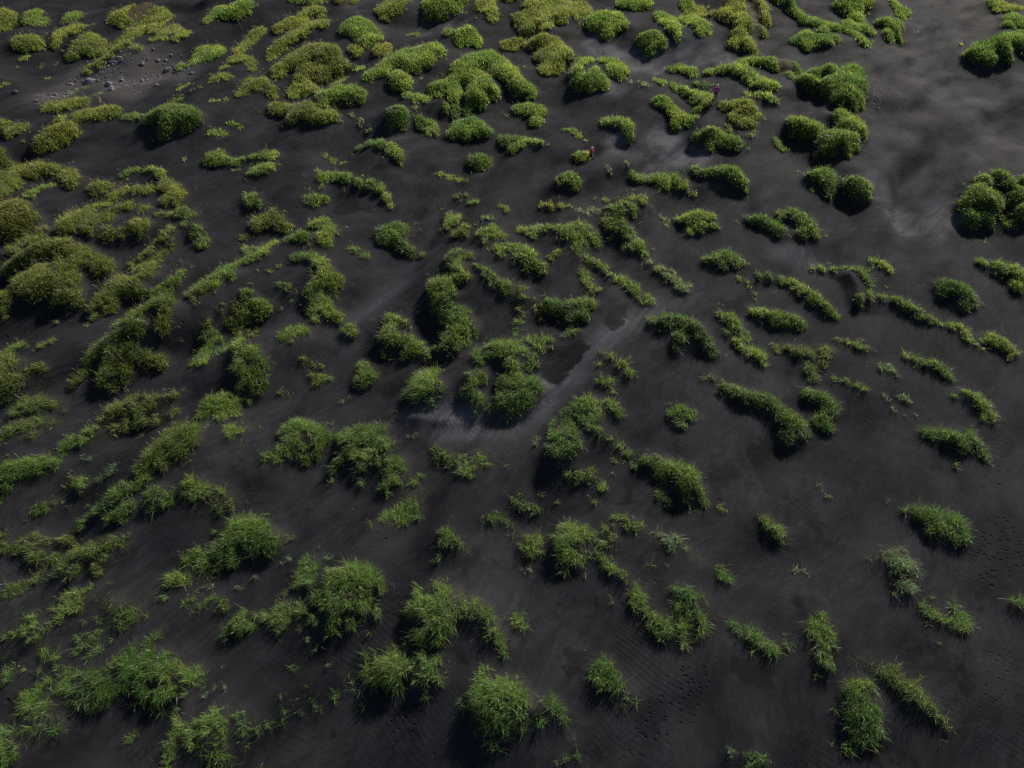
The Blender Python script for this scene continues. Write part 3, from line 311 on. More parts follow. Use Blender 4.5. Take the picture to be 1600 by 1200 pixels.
  ('g',3,3,'shining crown-like tuft of broad leaves, beyond and right of the great flowing arch','-379 364 3 3;-371 370 5 5;-360 360 5 5;-351 368 5 5;-341 368 5 5;-367 352 3 3;-333 360 3 3;-342 356 3 3'),
  ('s',2,1,'sprig rising above a crown-like tuft, beyond the crown-like tuft','-364 385 3 3;-357 387 3 3'),
  ('g',4,4,'leafy tuft with a loose outlying sprig, left of the golden bowl-like tuft','-327 332 3 3;-333 332 3 3;-315 345 6 6;-306 351 7 7;-291 347 7 7;-281 345 5 5;-307 336 7 7;-294 336 6 6'),
  ('s',1,1,'few dry stalks on bare sand, right of the great flowing arch','-316 288 3 3;-304 265 3 3;-296 261 3 3;-312 263 3 3;-320 258 3 3'),
  ('g',2,1,'lone sprig in a sandy bowl, in front of the great flowing arch','-396 225 3 3;-395 220 3 3'),
  ('o',4,4,'sunlit tuft at the frame edge above a tangle, in front of the drifting edge patch','-589 372 7 7;-585 380 9 9;-576 382 7 7;-569 393 3 3;-583 363 3 3;-566 399 3 3'),
  ('g',3,6,'knobbly tussock with a stepped side, beyond and left of the bulky glossy tussock','-262 375 4 4;-250 383 5 5;-241 390 7 8;-249 398 5 6;-241 400 4 5;-232 381 5 5;-224 383 3 3;-245 411 7 8;-235 400 7 8'),
  ('s',1,1,'thin sprig behind a stepped tussock, beyond and right of the stepped tussock','-219 415 3 3;-214 410 3 3'),
  ('o',4,5,'golden-green bowl-like tuft, in front of the stepped tussock','-267 355 6 6;-256 357 5 5;-263 343 8 8;-249 339 8 9;-236 343 5 5;-230 341 3 3;-255 327 5 6;-244 327 4 4;-255 316 3 3;-238 355 3 3'),
  ('g',4,9,'bulky tussock of glossy tangled leaves, in front and right of the stepped tussock','-201 386 6 6;-188 390 7 7;-175 384 8 8;-161 384 6 6;-152 376 4 4;-203 374 7 7;-185 372 9 9;-167 372 7 7;-216 361 5 5;-202 357 9 8;-184 355 9 8;-167 357 7 7;-155 351 3 3;-149 347 3 3;-207 345 5 5;-194 343 7 6;-199 330 4 4;-178 337 4 4;-218 334 3 3;-140 374 3 3;-167 343 3 3'),
  ('g',4,12,'massive dome of tangled grass with a brown wing right of the broad slanting mat','-86 379 5 5;-77 379 3 3;-101 366 7 7;-87 368 8 8;-72 362 9 8;-60 360 5 5;-113 348 7 6;-98 350 10 10;-80 348 11 11;-65 346 8 8;-102 332 8 8;-85 330 11 11;-68 330 6 6;-95 317 6 6;-78 315 6 6;-106 323 3 3;-52 344 7 6;-39 352 6 6;-31 342 7 7;-42 332 7 7;-23 329 6 6;-17 319 4 4;-10 310 4 3;-27 315 4 3;-8 299 3 3;-39 317 3 3'),
  ('g',4,8,'broad slanting mat of thick leaves, in front and left of the massive winged dome','-162 304 3 3;-158 289 3 3;-159 280 3 3;-149 302 4 4;-137 309 5 5;-128 315 3 3;-140 293 7 7;-126 296 8 8;-114 306 4 4;-144 280 4 4;-130 282 8 7;-116 285 8 8;-118 271 5 5;-105 282 5 5;-101 273 4 4;-95 295 4 4;-87 285 5 5;-78 289 3 3;-94 275 6 6;-83 273 6 6;-87 261 3 3;-75 270 3 3'),
  ('g',4,11,'mitten-shaped mound of glossy grass, in front and right of the massive winged dome','-26 276 3 3;-31 267 4 4;-34 257 5 5;-22 258 7 6;-8 262 7 6;5 258 6 5;-32 245 7 7;-16 245 10 10;-1 245 9 9;-23 232 8 8;-7 230 7 7;6 232 7 7;-18 219 4 4;-6 221 4 4;-19 208 3 3;10 252 6 5;16 238 7 7;29 240 6 5;40 247 3 3;46 240 5 4;54 233 3 3;30 230 5 4;11 227 5 5'),
  ('g',4,4,'small upright tuft next to a winged dome, right of the massive winged dome','5 343 3 3;7 334 4 4;11 325 3 3;16 320 3 3'),
  ('g',1,2,'loose field of separate sprigs, in front of the golden bowl-like tuft','-236 284 3 3;-222 279 4 4;-215 270 5 5;-222 268 3 3;-246 258 4 4;-235 256 6 6;-225 248 4 4;-240 243 6 6;-239 234 3 3;-213 258 3 3;-207 253 4 4;-192 261 5 5;-198 254 3 3'),
  ('s',1,2,'grey dusty spray of stalks, beyond and right of the field of sprigs','-191 297 3 3;-199 289 3 3;-184 279 5 5;-176 272 3 3;-164 273 3 3;-164 265 5 5;-174 258 3 3;-157 261 3 3'),
  ('s',1,1,'minute double sprig on bare sand, in front and right of the golden bowl-like tuft','-222 313 3 3;-214 308 3 3'),
  ('g',2,1,'stray tuft on the rim of a hollow left of the field of sprigs','-259 230 3 3;-262 225 3 3;-253 233 3 3'),
  ('s',1,1,'upright single sprig beside a mitten, left of the mitten-shaped mound','-53 251 3 3;-50 243 3 3'),
  ('g',2,1,'little tuft at the toe of a mitten, in front and left of the mitten-shaped mound','-35 217 3 3'),
  ('g',2,2,'row of sprigs poking in at the bottom edge right of the three-armed tussock','-243 191 3 3;-232 190 3 3;-222 193 3 3;-258 192 3 3'),
  ('g',4,8,'slanting flame-like tussock, in front and left of the unkempt double tussock','89 291 3 3;104 296 3 3;96 287 4 4;104 282 5 5;86 277 3 3;94 271 4 4;107 270 6 6;113 261 5 5;121 254 5 5;129 250 3 3;114 251 3 3;97 266 3 3'),
  ('g',4,8,'unkempt double tussock of splayed leaves, in front and right of the camera-ward ribbon','186 370 3 3;196 362 6 6;207 356 6 6;215 350 6 6;223 340 3 3;178 354 3 3;186 346 6 5;200 342 7 7;163 334 6 5;155 326 5 4;172 326 8 8;185 328 6 6;163 317 4 4;181 315 4 4;187 307 3 3;208 322 3 3;207 334 5 4;156 338 3 3'),
  ('g',4,6,'caterpillar-like tuft above a dark wet patch, right of the unkempt double tussock','246 330 3 3;250 323 3 3;261 321 4 5;268 314 5 5;278 306 4 4;286 303 3 3;281 299 3 3'),
  ('s',2,1,'tiny pale tuft past a caterpillar-like one, in front and right of the caterpillar-like tuft','299 305 3 3'),
  ('g',2,2,'feathery tuft cut by the bottom edge, in front and right of the mitten-shaped mound','45 192 3 3;55 193 3 3;65 195 3 3'),
  ('g',3,4,'spiky tuft rising from the bottom edge, in front and left of the shaggy oblong tussock','229 199 3 3;238 194 5 5;249 193 4 4;232 190 4 4'),
  ('s',2,1,"small sprig at a spiky tuft's side, left of the spiky bottom-edge tuft",'216 199 3 3'),
  ('g',4,6,'glossy swirl of broad blades, beyond and left of the shaggy oblong tussock','333 327 5 5;345 339 3 3;327 321 3 3;340 321 6 7;351 319 6 7;357 316 3 3;338 308 6 6;349 308 4 5;330 297 4 4;338 293 5 5;342 290 3 3;358 331 3 3;367 324 3 3'),
  ('g',4,5,'tick-shaped tuft of fine leaves, in front and right of the silvery round tuft','472 357 4 4;478 349 4 5;487 343 4 5;496 337 5 5;505 335 5 5;510 347 6 6;509 355 4 4;512 335 3 3;485 366 3 3;511 367 3 3'),
  ('g',4,4,'green tip poking in at the frame edge, right of the tick-shaped tuft','571 358 3 3;579 355 4 4;584 353 4 4'),
  ('o',4,9,'long arched rim of grass over a black hollow right of the shaggy oblong tussock','369 292 3 3;379 294 3 3;388 291 4 4;397 285 5 4;408 280 6 5;417 271 5 5;425 264 6 6;432 257 5 5;439 249 4 4;444 241 4 4;448 234 3 3;449 228 3 3;412 291 3 3'),
  ('g',4,8,'shaggy oblong tussock inside an arched rim, in front and left of the long arched rim','363 266 7 6;378 268 7 6;356 256 6 5;369 254 8 8;354 244 4 4;368 241 10 10;382 244 6 5;354 233 8 8;367 228 8 8;380 229 4 4;354 218 6 6;367 217 4 4;342 212 3 3'),
]
WET = [
  '172 834 22 31;160 814 19 27;148 799 16 23',
  '103 759 13 18;97 748 15 21;75 724 18 24;60 703 15 20',
  '223 734 15 21;215 717 15 20;230 752 10 14',
  '424 1045 24 40;403 1036 18 30',
  '605 834 19 28;603 807 21 30;624 814 16 23;592 784 18 26;587 799 13 19',
  '605 965 9 14;578 866 8 12',
  '329 568 14 17;336 551 18 22;339 525 15 19;316 562 10 13;338 504 10 12',
  '330 574 14 17;349 579 14 17;355 557 11 14;345 525 15 19;334 535 9 11;346 504 11 13;387 574 9 11',
  '385 494 11 13;377 474 13 15;390 469 11 12;388 434 12 14;375 436 6 7',
  '315 427 12 14;307 413 10 11',
  '550 565 11 14;542 557 8 10',
  '632 535 10 12;635 527 7 8;606 512 11 13',
  '596 467 9 11;617 457 8 10;469 464 8 10',
  '484 614 9 12;481 596 7 9;530 617 8 10',
  '201 472 12 14;213 469 10 11;206 462 6 7',
  '148 489 11 13;132 484 10 11;160 499 6 8',
  '60 484 7 9;51 474 6 7;69 494 5 6',
  '183 614 12 15;184 585 9 11;180 632 9 12',
  '163 651 12 16',
  '-223 509 7 8;-231 494 10 11;-235 479 7 9',
  '-93 501 8 9;-99 486 9 11;-107 474 6 7',
  '-131 437 7 8;-144 427 7 7',
  '-128 568 7 8',
  '98 347 13 15;83 321 9 10;78 306 11 12;71 286 12 13;56 284 11 12;66 263 9 9;63 244 8 8',
  '63 369 11 12;54 347 9 9;36 335 8 8;28 327 6 6',
  '145 295 7 7;143 281 9 9;142 263 9 9',
  '230 288 7 8;238 281 13 14;250 277 15 16;247 265 10 10;263 272 9 10;276 267 5 5',
  '244 380 7 8;233 371 7 8',
  '171 376 8 9;164 367 6 6',
  '288 347 5 5',
  '69 196 7 7;27 199 8 8;22 192 7 7',
  '204 199 8 8;210 210 6 6',
  '264 272 13 13;256 281 11 12',
  '498 310 8 9;494 295 11 11;489 279 11 12;480 261 12 12;477 243 11 11;455 223 12 13;441 207 10 11',
  '437 306 6 6;443 295 8 8;445 288 5 5',
  '404 321 8 9',
  '566 320 10 11',
  '500 217 7 7;491 207 9 10',
  '390 207 14 14;363 201 12 12;403 199 8 9',
  '283 275 7 8;271 255 5 6',
  '537 355 12 13;535 365 8 9',
  '-181 241 9 9;-186 231 8 9;-192 223 6 6',
  '-68 206 7 7;-75 198 9 9;-83 190 9 9',
  '-54 299 15 16;-63 288 9 10',
  '-467 217 7 7;-475 203 7 7;-478 190 8 8',
  '-394 209 5 5;-401 199 5 6',
  '-328 306 7 8;-333 292 6 6',
  '-283 312 6 6',
  '-383 220 5 5',
  '-183 983 8 13;-195 960 11 17;-207 938 9 14',
  '-311 1172 19 35;-264 1161 13 23;-335 1161 13 23',
  '-196 752 15 21;-208 730 13 17',
  '-458 457 10 12;-447 462 8 10',
  '-534 571 11 14;-543 560 9 11',
]
PALE = [
  '295 895 8 13;270 874 10 14;245 858 11 16;224 842 11 16;203 826 11 16;183 810 11 15;163 792 12 17;143 773 12 16;123 752 10 14;106 730 10 14;92 713 10 14;81 693 10 13',
  '87 702 12 17;66 683 15 20;46 663 17 22;24 644 19 25;5 631 20 26',
  '-3 626 20 26;-29 617 20 25;-57 619 19 24;-88 623 19 24;-114 628 18 23;-139 634 15 20;-158 641 12 15',
  '-149 1007 12 19;-170 978 13 21;-190 942 17 27;-214 907 17 26;-233 882 15 23;-243 849 14 20;-243 814 11 15;-252 788 12 17;-264 766 13 18',
  '-139 1031 9 15',
  '1136 2068 56 158;1146 1977 45 123;1039 1872 39 101;929 1793 29 74;967 1736 25 60',
  '1007 1682 36 86;1006 1581 39 87;1071 1597 35 80;980 1614 24 54',
  '810 1517 23 49;826 1457 26 55;837 1386 25 51;835 1326 21 41;768 1294 27 53;698 1287 17 33',
  '1032 1464 37 78;1026 1372 28 57;953 1326 31 62;1123 1541 30 67',
  '218 1892 26 69;249 1851 26 66;298 1822 30 76;363 1832 34 87;450 1841 30 77;534 1832 26 65',
  '322 1393 25 51;352 1359 28 57;286 1339 24 49;384 1339 24 49;220 1372 21 43',
  '237 1630 20 46;259 1647 16 37',
  '699 1189 29 53;729 1139 29 51;760 1096 25 43;824 1139 25 45',
  '514 992 18 29;471 997 12 19',
  '-441 2152 33 98;-368 1956 27 72;-238 2011 32 88;-170 2011 27 76',
  '-307 1487 22 48;-256 1428 18 38',
]
PRINTS = [
  '211 295 13 14;196 281 15 15;179 263 16 17;167 246 16 17;156 231 14 14;138 220 12 13;122 206 10 11;109 196 8 9;166 226 12 13',
  '-110 246 11 11;-95 243 9 9;-117 226 10 11;-107 220 9 9;-138 220 9 9',
  '604 450 17 19;605 432 18 21;583 427 14 16;565 409 14 16;545 396 12 13;603 409 14 16;631 460 10 12',
  '736 670 10 13;711 638 10 12;704 608 9 12',
  '349 432 9 11;336 422 8 9',
  '603 546 9 11;586 543 8 10',
  '447 501 10 12;465 514 8 9',
  '538 316 9 10;529 295 10 11;517 277 11 12;507 260 11 11;500 243 11 11;487 226 10 10;472 210 9 10;459 198 8 9',
  '590 390 8 9;554 306 6 7',
  '830 1435 15 31;832 1393 16 33;834 1359 14 28;780 1287 14 26;795 1275 14 26;822 1275 12 23',
  '895 1832 26 65;807 1822 21 54',
  '1173 1691 16 39;1180 1647 16 37',
  '241 866 11 16;217 846 11 16;188 830 9 14',
  '-64 605 9 12;-43 596 9 12;-164 394 6 7',
]
GRAVEL = [
  '-1031 1691 36 87;-1008 1736 37 90;-959 1736 37 90;-902 1727 37 90;-851 1736 37 90;-799 1727 25 60;-900 1665 36 85;-947 1630 24 55;-1046 1630 32 73;-1071 1597 27 62;-1066 1727 25 60',
]
SOIL = [
  '659 2068 19 53;656 2011 18 50;650 1966 10 27',
  '661 1713 18 44;648 1727 12 30',
  '-1018 2074 19 53;-1030 2056 13 37',
  '1035 1950 11 30',
  '694 1468 8 17',
  '-921 1950 13 36',
  '-461 2140 13 39',
  '547 2103 9 27',
]

def discs(txt):
    return np.array([[float(v) for v in d.split()] for d in txt.split(';')]) / 20.0

# ------------------------------------------------------------------ helpers
def tag(o, label=None, cat=None, group=None, kind=None):
    if label: o['label'] = label
    if cat: o['category'] = cat
    if group: o['group'] = group
    if kind: o['kind'] = kind
    return o

def link(o, parent=None):
    COL.objects.link(o)
    if parent is not None: o.parent = parent
    return o

def empty(name, loc):
    o = bpy.data.objects.new(name, None)
    o.empty_display_size = 0.3
    o.location = loc
    return link(o)

def mesh_np(name, verts, faces_list, mats, parent=None, attrs=None, smooth=False):
    """faces_list: list of int arrays (n,k) with k corners."""
    me = bpy.data.meshes.new(name)
    nv = len(verts)
    me.vertices.add(nv)
    me.vertices.foreach_set('co', np.ascontiguousarray(verts, dtype=np.float32).ravel())
    loops = np.concatenate([f.ravel() for f in faces_list]).astype(np.int32)
    tot = np.concatenate([np.full(len(f), f.shape[1], dtype=np.int32) for f in faces_list])
    start = np.concatenate([[0], np.cumsum(tot)[:-1]]).astype(np.int32)
    me.loops.add(len(loops)); me.loops.foreach_set('vertex_index', loops)
    me.polygons.add(len(tot))
    me.polygons.foreach_set('loop_start', start)
    if smooth: me.polygons.foreach_set('use_smooth', np.ones(len(tot), dtype=bool))
    for nm, (typ, data) in (attrs or {}).items():
        a = me.attributes.new(nm, typ, 'POINT')
        a.data.foreach_set('color' if typ == 'FLOAT_COLOR' else 'value', np.ascontiguousarray(data, dtype=np.float32).ravel())
    me.update(calc_edges=True)
    me.validate()
    for m in (mats if isinstance(mats, (list, tuple)) else [mats]): me.materials.append(m)
    return link(bpy.data.objects.new(name, me), parent)

# value noise on a wrapped lattice
_LAT = np.random.default_rng(11).random((256, 256)) * 2 - 1
def vnoise(x, y):
    xi = np.floor(x).astype(int); yi = np.floor(y).astype(int)
    fx = x - xi; fy = y - yi
    fx = fx*fx*fx*(fx*(fx*6-15)+10); fy = fy*fy*fy*(fy*(fy*6-15)+10)
    a = _LAT[xi & 255, yi & 255]; b = _LAT[(xi+1) & 255, yi & 255]
    c = _LAT[xi & 255, (yi+1) & 255]; d = _LAT[(xi+1) & 255, (yi+1) & 255]
    return (a*(1-fx)+b*fx)*(1-fy) + (c*(1-fx)+d*fx)*fy

WX, WY = 0.60, 0.80        # wind direction over the dune field
def dunes(x, y):
    u = x*WX + y*WY; v = -x*WY + y*WX
    w = 0.6*vnoise(x*0.07+3, y*0.07)          # bend the streaks a little
    h = 0.55*vnoise(u*0.045+7, v*0.10+w)
    h = h + 0.95*vnoise(u*0.11+31, v*0.26+5+w)
    h = h + 0.20*vnoise(u*0.33+13, v*0.75+9)
    h = h + 0.018*vnoise(x*1.1+1, y*1.1+2)
    flat = 1 - 0.45*np.clip((x-12)/14, 0, 1)*np.clip((70-y)/20, 0, 1)
    return h*flat

# ------------------------------------------------------------------ ground sheet
STEP = 0.2
X0, X1, Y0, Y1 = -84.0, 84.0, 4.0, 124.0
GX = np.arange(X0, X1+1e-6, STEP); GY = np.arange(Y0, Y1+1e-6, STEP)
XX, YY = np.meshgrid(GX, GY, indexing='ij')

def box_blur(a, r, axis):
    k = 2*r+1
    pad = [(0, 0), (0, 0)]; pad[axis] = (r+1, r)
    c = np.cumsum(np.pad(a, pad, mode='edge'), axis=axis)
    n = a.shape[axis]
    hi = np.take(c, np.arange(k, k+n), axis=axis); lo = np.take(c, np.arange(0, n), axis=axis)
    return (hi-lo)/k
def blur(a, rx, ry=None):
    ry = rx if ry is None else ry
    for _ in range(3):
        a = box_blur(a, rx, 0); a = box_blur(a, ry, 1)
    return a

def stamp(field, dd, value, soft=None):
    """max of value over the discs; soft: falls off from centre to 1 at the rim"""
    for x, y, rx, ry in dd:
        i0 = max(int((x-rx-X0)/STEP), 0); i1 = min(int((x+rx-X0)/STEP)+2, len(GX))
        j0 = max(int((y-ry-Y0)/STEP), 0); j1 = min(int((y+ry-Y0)/STEP)+2, len(GY))
        if i1 <= i0 or j1 <= j0: continue
        q = ((XX[i0:i1, j0:j1]-x)/rx)**2 + ((YY[i0:i1, j0:j1]-y)/ry)**2
        if soft: val = value*np.clip(1.15-q, 0, 1)**0.6
        else: val = np.where(q < 1, value, 0.0)
        field[i0:i1, j0:j1] = np.maximum(field[i0:i1, j0:j1], val)

mound = np.zeros_like(XX); cover = np.zeros_like(XX)
T = []
for tone, dens, h, label, txt in TUSSOCKS:
    dd = discs(txt)
    T.append((tone, dens, h, label, dd))
    low = np.clip((dd[:, 1].mean()-58)/36, 0, 1)           # the farther mounds are broader and flatter
    stamp(mound, dd, h*(1-(0.38 if tone == 'd' else 0.50)*low)*{'d': 0.142, 'o': 0.108, 'b': 0.112}.get(tone, 0.124))
    if dens >= 3: stamp(cover, dd, 1.0 if dens == 4 else 0.75)
mound = 0.25*blur(mound, 1) + 0.38*blur(mound, 2) + 0.22*blur(mound, 4) + 0.34*blur(mound, 10)
# sand drifting in the lee of the tussocks: a low blurred tail down-wind
tail = blur(np.roll(np.roll(mound, 9, axis=0), 9, axis=1), 7)
cover = blur(cover, 1)

wet = np.zeros_like(XX); pale = np.zeros_like(XX); prints = np.zeros_like(XX); gravel = np.zeros_like(XX); soil = np.zeros_like(XX)
for s in SOIL: stamp(soil, discs(s), 1.0)
soil = blur(soil, 1)
for s in WET:
    dd_ = discs(s); stamp(wet, dd_, 0.62 if dd_[:, 0].mean() < 9 and 38 < dd_[:, 1].mean() < 56 else 1.0)
for s in PALE:
    dd_ = discs(s); stamp(pale, dd_, 0.18 if dd_[:, 1].mean() > 66 and dd_[:, 0].mean() > 20 else 0.40 if dd_[:, 0].mean() < -2 and dd_[:, 1].mean() > 40 else 1.0)  # far right: faint sheen of the sand, painted as pale colour
for s in PRINTS: stamp(prints, discs(s), 1.0)
for s in GRAVEL: stamp(gravel, discs(s), 1.0)
wet = blur(wet, 3); pale = np.clip(1.5*blur(pale, 3), 0, 1); prints = blur(prints, 3); gravel = blur(gravel, 5)

def crest(xa, ya, xb, yb, height, wa, wb):
    """sharp sand crest from a to b: a steep face on its +normal side (width wa), a long one on the other (wb)"""
    L = math.hypot(xb-xa, yb-ya); tx, ty = (xb-xa)/L, (yb-ya)/L
    s = ((XX-xa)*tx+(YY-ya)*ty)/L
    bend = -0.10*np.sin(np.clip(s, 0, 1)*math.pi)*L
    d = (XX-xa)*(-ty)+(YY-ya)*tx - bend
    along = np.clip(np.minimum(s+0.12, 1.12-s)/0.3, 0, 1)
    f = np.where(d > 0, np.clip(1-d/wa, 0, 1), np.clip(1+d/wb, 0, 1)**1.6)
    return height*along*f

ground_h = dunes(XX, YY) + mound + 0.8*tail - 0.10*wet - 0.30*blur(pale, 5)
CREST1 = ((28.06, 43.28, 28.08, 47.55, 0.75, 1.0, 3.2),(-8.62, 31.99, -3.45, 30.97, 0.34, 2.4, 1.0),(17.67, 18.1, 16.19, 18.03, 0.3, 2.2, 0.6),
)
for c in CREST1: ground_h = ground_h + crest(*c)
# footprints: shallow dents and pushed-up rims in the trampled stretches are finer than this grid: bump in the sand material

def sample(field, x, y):
    fx = np.clip((x-X0)/STEP, 0, len(GX)-1.001); fy = np.clip((y-Y0)/STEP, 0, len(GY)-1.001)
    i = fx.astype(int); j = fy.astype(int); fx = fx-i; fy = fy-j
    return (field[i, j]*(1-fx)+field[i+1, j]*fx)*(1-fy) + (field[i, j+1]*(1-fx)+field[i+1, j+1]*fx)*fy
gxd, gyd = np.gradient(blur(ground_h, 2), STEP)

# ------------------------------------------------------------------ materials
def new_mat(name):
    m = bpy.data.materials.new(name); m.use_nodes = True
    nt = m.node_tree; nt.nodes.clear()
    return m, nt, nt.nodes, nt.links
def N(nodes, typ, **kw):
    n = nodes.new(typ)
    for k, v in kw.items():
        if k.startswith('i_'): n.inputs[k[2:].replace('_', ' ')].default_value = v
        else: setattr(n, k, v)
    return n
def math_n(nodes, links, op, a, b=None, clamp=False):
    n = nodes.new('ShaderNodeMath'); n.operation = op; n.use_clamp = clamp
    for i, v in enumerate((a, b)):
        if v is None: continue
        if isinstance(v, (int, float)): n.inputs[i].default_value = v
        else: links.new(v, n.inputs[i])
    return n.outputs[0]
def mapr(nodes, links, v, a, b, c=0.0, d=1.0):
    n = nodes.new('ShaderNodeMapRange'); n.interpolation_type = 'SMOOTHSTEP'
    links.new(v, n.inputs['Value'])
    for k, q in (('From Min', a), ('From Max', b), ('To Min', c), ('To Max', d)): n.inputs[k].default_value = q
    return n.outputs['Result']
def mixc(nodes, links, fac, a, b):
    n = nodes.new('ShaderNodeMix'); n.data_type = 'RGBA'
    if isinstance(fac, (int, float)): n.inputs['Factor'].default_value = fac
    else: links.new(fac, n.inputs['Factor'])
    for k, v in ((6, a), (7, b)):
        if isinstance(v, tuple): n.inputs[k].default_value = (*v, 1)
        else: links.new(v, n.inputs[k])
    return n.outputs[2]

def sand_material():
    m, nt, nodes, links = new_mat('black_sand')
    out = N(nodes, 'ShaderNodeOutputMaterial'); bs = N(nodes, 'ShaderNodeBsdfPrincipled')
    geo = N(nodes, 'ShaderNodeNewGeometry')
    pos = geo.outputs['Position']
    def noise(scale, detail=4, rough=0.55, vec=None):
        n = N(nodes, 'ShaderNodeTexNoise'); n.inputs['Scale'].default_value = scale
        n.inputs['Detail'].default_value = detail; n.inputs['Roughness'].default_value = rough
        links.new(vec or pos, n.inputs['Vector']); return n.outputs['Fac']
    def attr(nm):
        a = N(nodes, 'ShaderNodeAttribute'); a.attribute_name = nm; return a.outputs['Fac']
    # wind-stretched coordinates
    mp = N(nodes, 'ShaderNodeMapping'); mp.inputs['Rotation'].default_value = (0, 0, -math.atan2(WY, WX))
    mp.inputs['Scale'].default_value = (1, 1, 1); # bend the wind grain a little so that it never runs dead straight
    wn_ = N(nodes, 'ShaderNodeTexNoise'); wn_.inputs['Scale'].default_value = 0.06; wn_.inputs['Detail'].default_value = 2
    links.new(pos, wn_.inputs['Vector'])
    vs_ = N(nodes, 'ShaderNodeVectorMath'); vs_.operation = 'SCALE'; vs_.inputs['Scale'].default_value = 9.0
    links.new(wn_.outputs['Color'], vs_.inputs[0])
    va_ = N(nodes, 'ShaderNodeVectorMath'); va_.operation = 'ADD'
    links.new(pos, va_.inputs[0]); links.new(vs_.outputs[0], va_.inputs[1])
    links.new(va_.outputs[0], mp.inputs['Vector'])
    mp2 = N(nodes, 'ShaderNodeMapping'); mp2.inputs['Scale'].default_value = (0.48, 1.0, 1.0); links.new(mp.outputs[0], mp2.inputs['Vector'])
    stretched = mp2.outputs[0]
    mp3 = N(nodes, 'ShaderNodeMapping'); mp3.inputs['Scale'].default_value = (0.14, 1.0, 1.0); links.new(mp.outputs[0], mp3.inputs['Vector'])
    streaky = mp3.outputs[0]
    big = noise(0.09, 3); mid = noise(0.45, 5, 0.6, stretched); fine = noise(2.2, 5, 0.65, stretched); grain = noise(28, 3, 0.7)
    base = mixc(nodes, links, mapr(nodes, links, mid, 0.32, 0.70), SAND_D, SAND_L)
    base = mixc(nodes, links, math_n(nodes, links, 'MULTIPLY', mapr(nodes, links, fine, 0.38, 0.72), 0.50), base, (0.042, 0.0410, 0.0475))
    base = mixc(nodes, links, math_n(nodes, links, 'MULTIPLY', mapr(nodes, links, grain, 0.35, 0.65), 0.50), base, (0.013, 0.0127, 0.0142))
    base = mixc(nodes, links, math_n(nodes, links, 'MULTIPLY', mapr(nodes, links, big, 0.62, 0.36), 0.45), base, (0.0140, 0.0137, 0.0162))
    # paler: dry wind-blown dust, and the far-right sheen painted into the sand
    pf = math_n(nodes, links, 'MULTIPLY', attr('pale'), mapr(nodes, links, noise(0.50, 7, 0.68, streaky), 0.30, 0.66))
    base = mixc(nodes, links, math_n(nodes, links, 'MULTIPLY', pf, 0.85), base, (0.092, 0.0900, 0.1030))
    # damp patches with lacy edges
    wn = math_n(nodes, links, 'ADD', attr('wet'), math_n(nodes, links, 'MULTIPLY', math_n(nodes, links, 'SUBTRACT', noise(0.70, 7, 0.66), 0.5), 1.25))
    wf = mapr(nodes, links, wn, 0.40, 0.53)
    # some small scattered damp flecks everywhere
    wf2 = math_n(nodes, links, 'MULTIPLY', mapr(nodes, links, noise(0.33, 6, 0.66), 0.60, 0.66), 0.55)
    wfa = math_n(nodes, links, 'MAXIMUM', wf, wf2)
    base = mixc(nodes, links, wfa, base, (0.0098, 0.0093, 0.0102))
    # grey pumice gravel by the rubble
    vg = N(nodes, 'ShaderNodeTexVoronoi'); vg.inputs['Scale'].default_value = 5.0; links.new(pos, vg.inputs['Vector'])
    gf = math_n(nodes, links, 'MULTIPLY', attr('gravel'), mapr(nodes, links, vg.outputs['Distance'], 0.30, 0.10))
    base = mixc(nodes, links, math_n(nodes, links, 'MULTIPLY', attr('gravel'), 0.80), base, (0.080, 0.072, 0.070))
    base = mixc(nodes, links, math_n(nodes, links, 'MULTIPLY', gf, 0.5), base, (0.19, 0.18, 0.18))
    so_ = math_n(nodes, links, 'MULTIPLY', attr('soil'), mapr(nodes, links, noise(1.6, 5, 0.7), 0.30, 0.55))
    base = mixc(nodes, links, so_, base, (0.085, 0.062, 0.042))
    # dead leaf litter between the grass stems
    lit = math_n(nodes, links, 'MULTIPLY', attr('cover'), mapr(nodes, links, noise(9, 3), 0.35, 0.65))
    base = mixc(nodes, links, math_n(nodes, links, 'MULTIPLY', lit, 0.8), base, (0.060, 0.058, 0.028))
    links.new(base, bs.inputs['Base Color'])
    r = mixc(nodes, links, wfa, (0.80, 0.80, 0.80), (0.72, 0.72, 0.72))
    links.new(r, bs.inputs['Roughness'])
    bs.inputs['Specular IOR Level'].default_value = 0.035
    # relief too fine for the sheet: grain, wind ripples, footprints
    wv = N(nodes, 'ShaderNodeTexWave'); wv.bands_direction = 'X'; wv.inputs['Scale'].default_value = 1.1
    wv.inputs['Distortion'].default_value = 5.0; wv.inputs['Detail'].default_value = 2.0; wv.inputs['Detail Scale'].default_value = 0.6
    links.new(mp.outputs[0], wv.inputs['Vector'])
    rip = math_n(nodes, links, 'MULTIPLY', wv.outputs['Fac'], mapr(nodes, links, noise(0.22, 3), 0.45, 0.65))
    vf = N(nodes, 'ShaderNodeTexVoronoi'); vf.inputs['Scale'].default_value = 3.3; links.new(pos, vf.inputs['Vector'])
    vf.inputs['Randomness'].default_value = 1.0
    rnd = N(nodes, 'ShaderNodeSeparateColor'); links.new(vf.outputs['Color'], rnd.inputs[0])
    dent = mapr(nodes, links, vf.outputs['Distance'], 0.12, 0.34)        # 0 inside the print
    pm = math_n(nodes, links, 'MULTIPLY', mapr(nodes, links, attr('prints'), 0.25, 0.6), mapr(nodes, links, rnd.outputs[0], 0.10, 0.20))
    dent = math_n(nodes, links, 'SUBTRACT', 1.0, math_n(nodes, links, 'MULTIPLY', pm, math_n(nodes, links, 'SUBTRACT', 1.0, dent)))
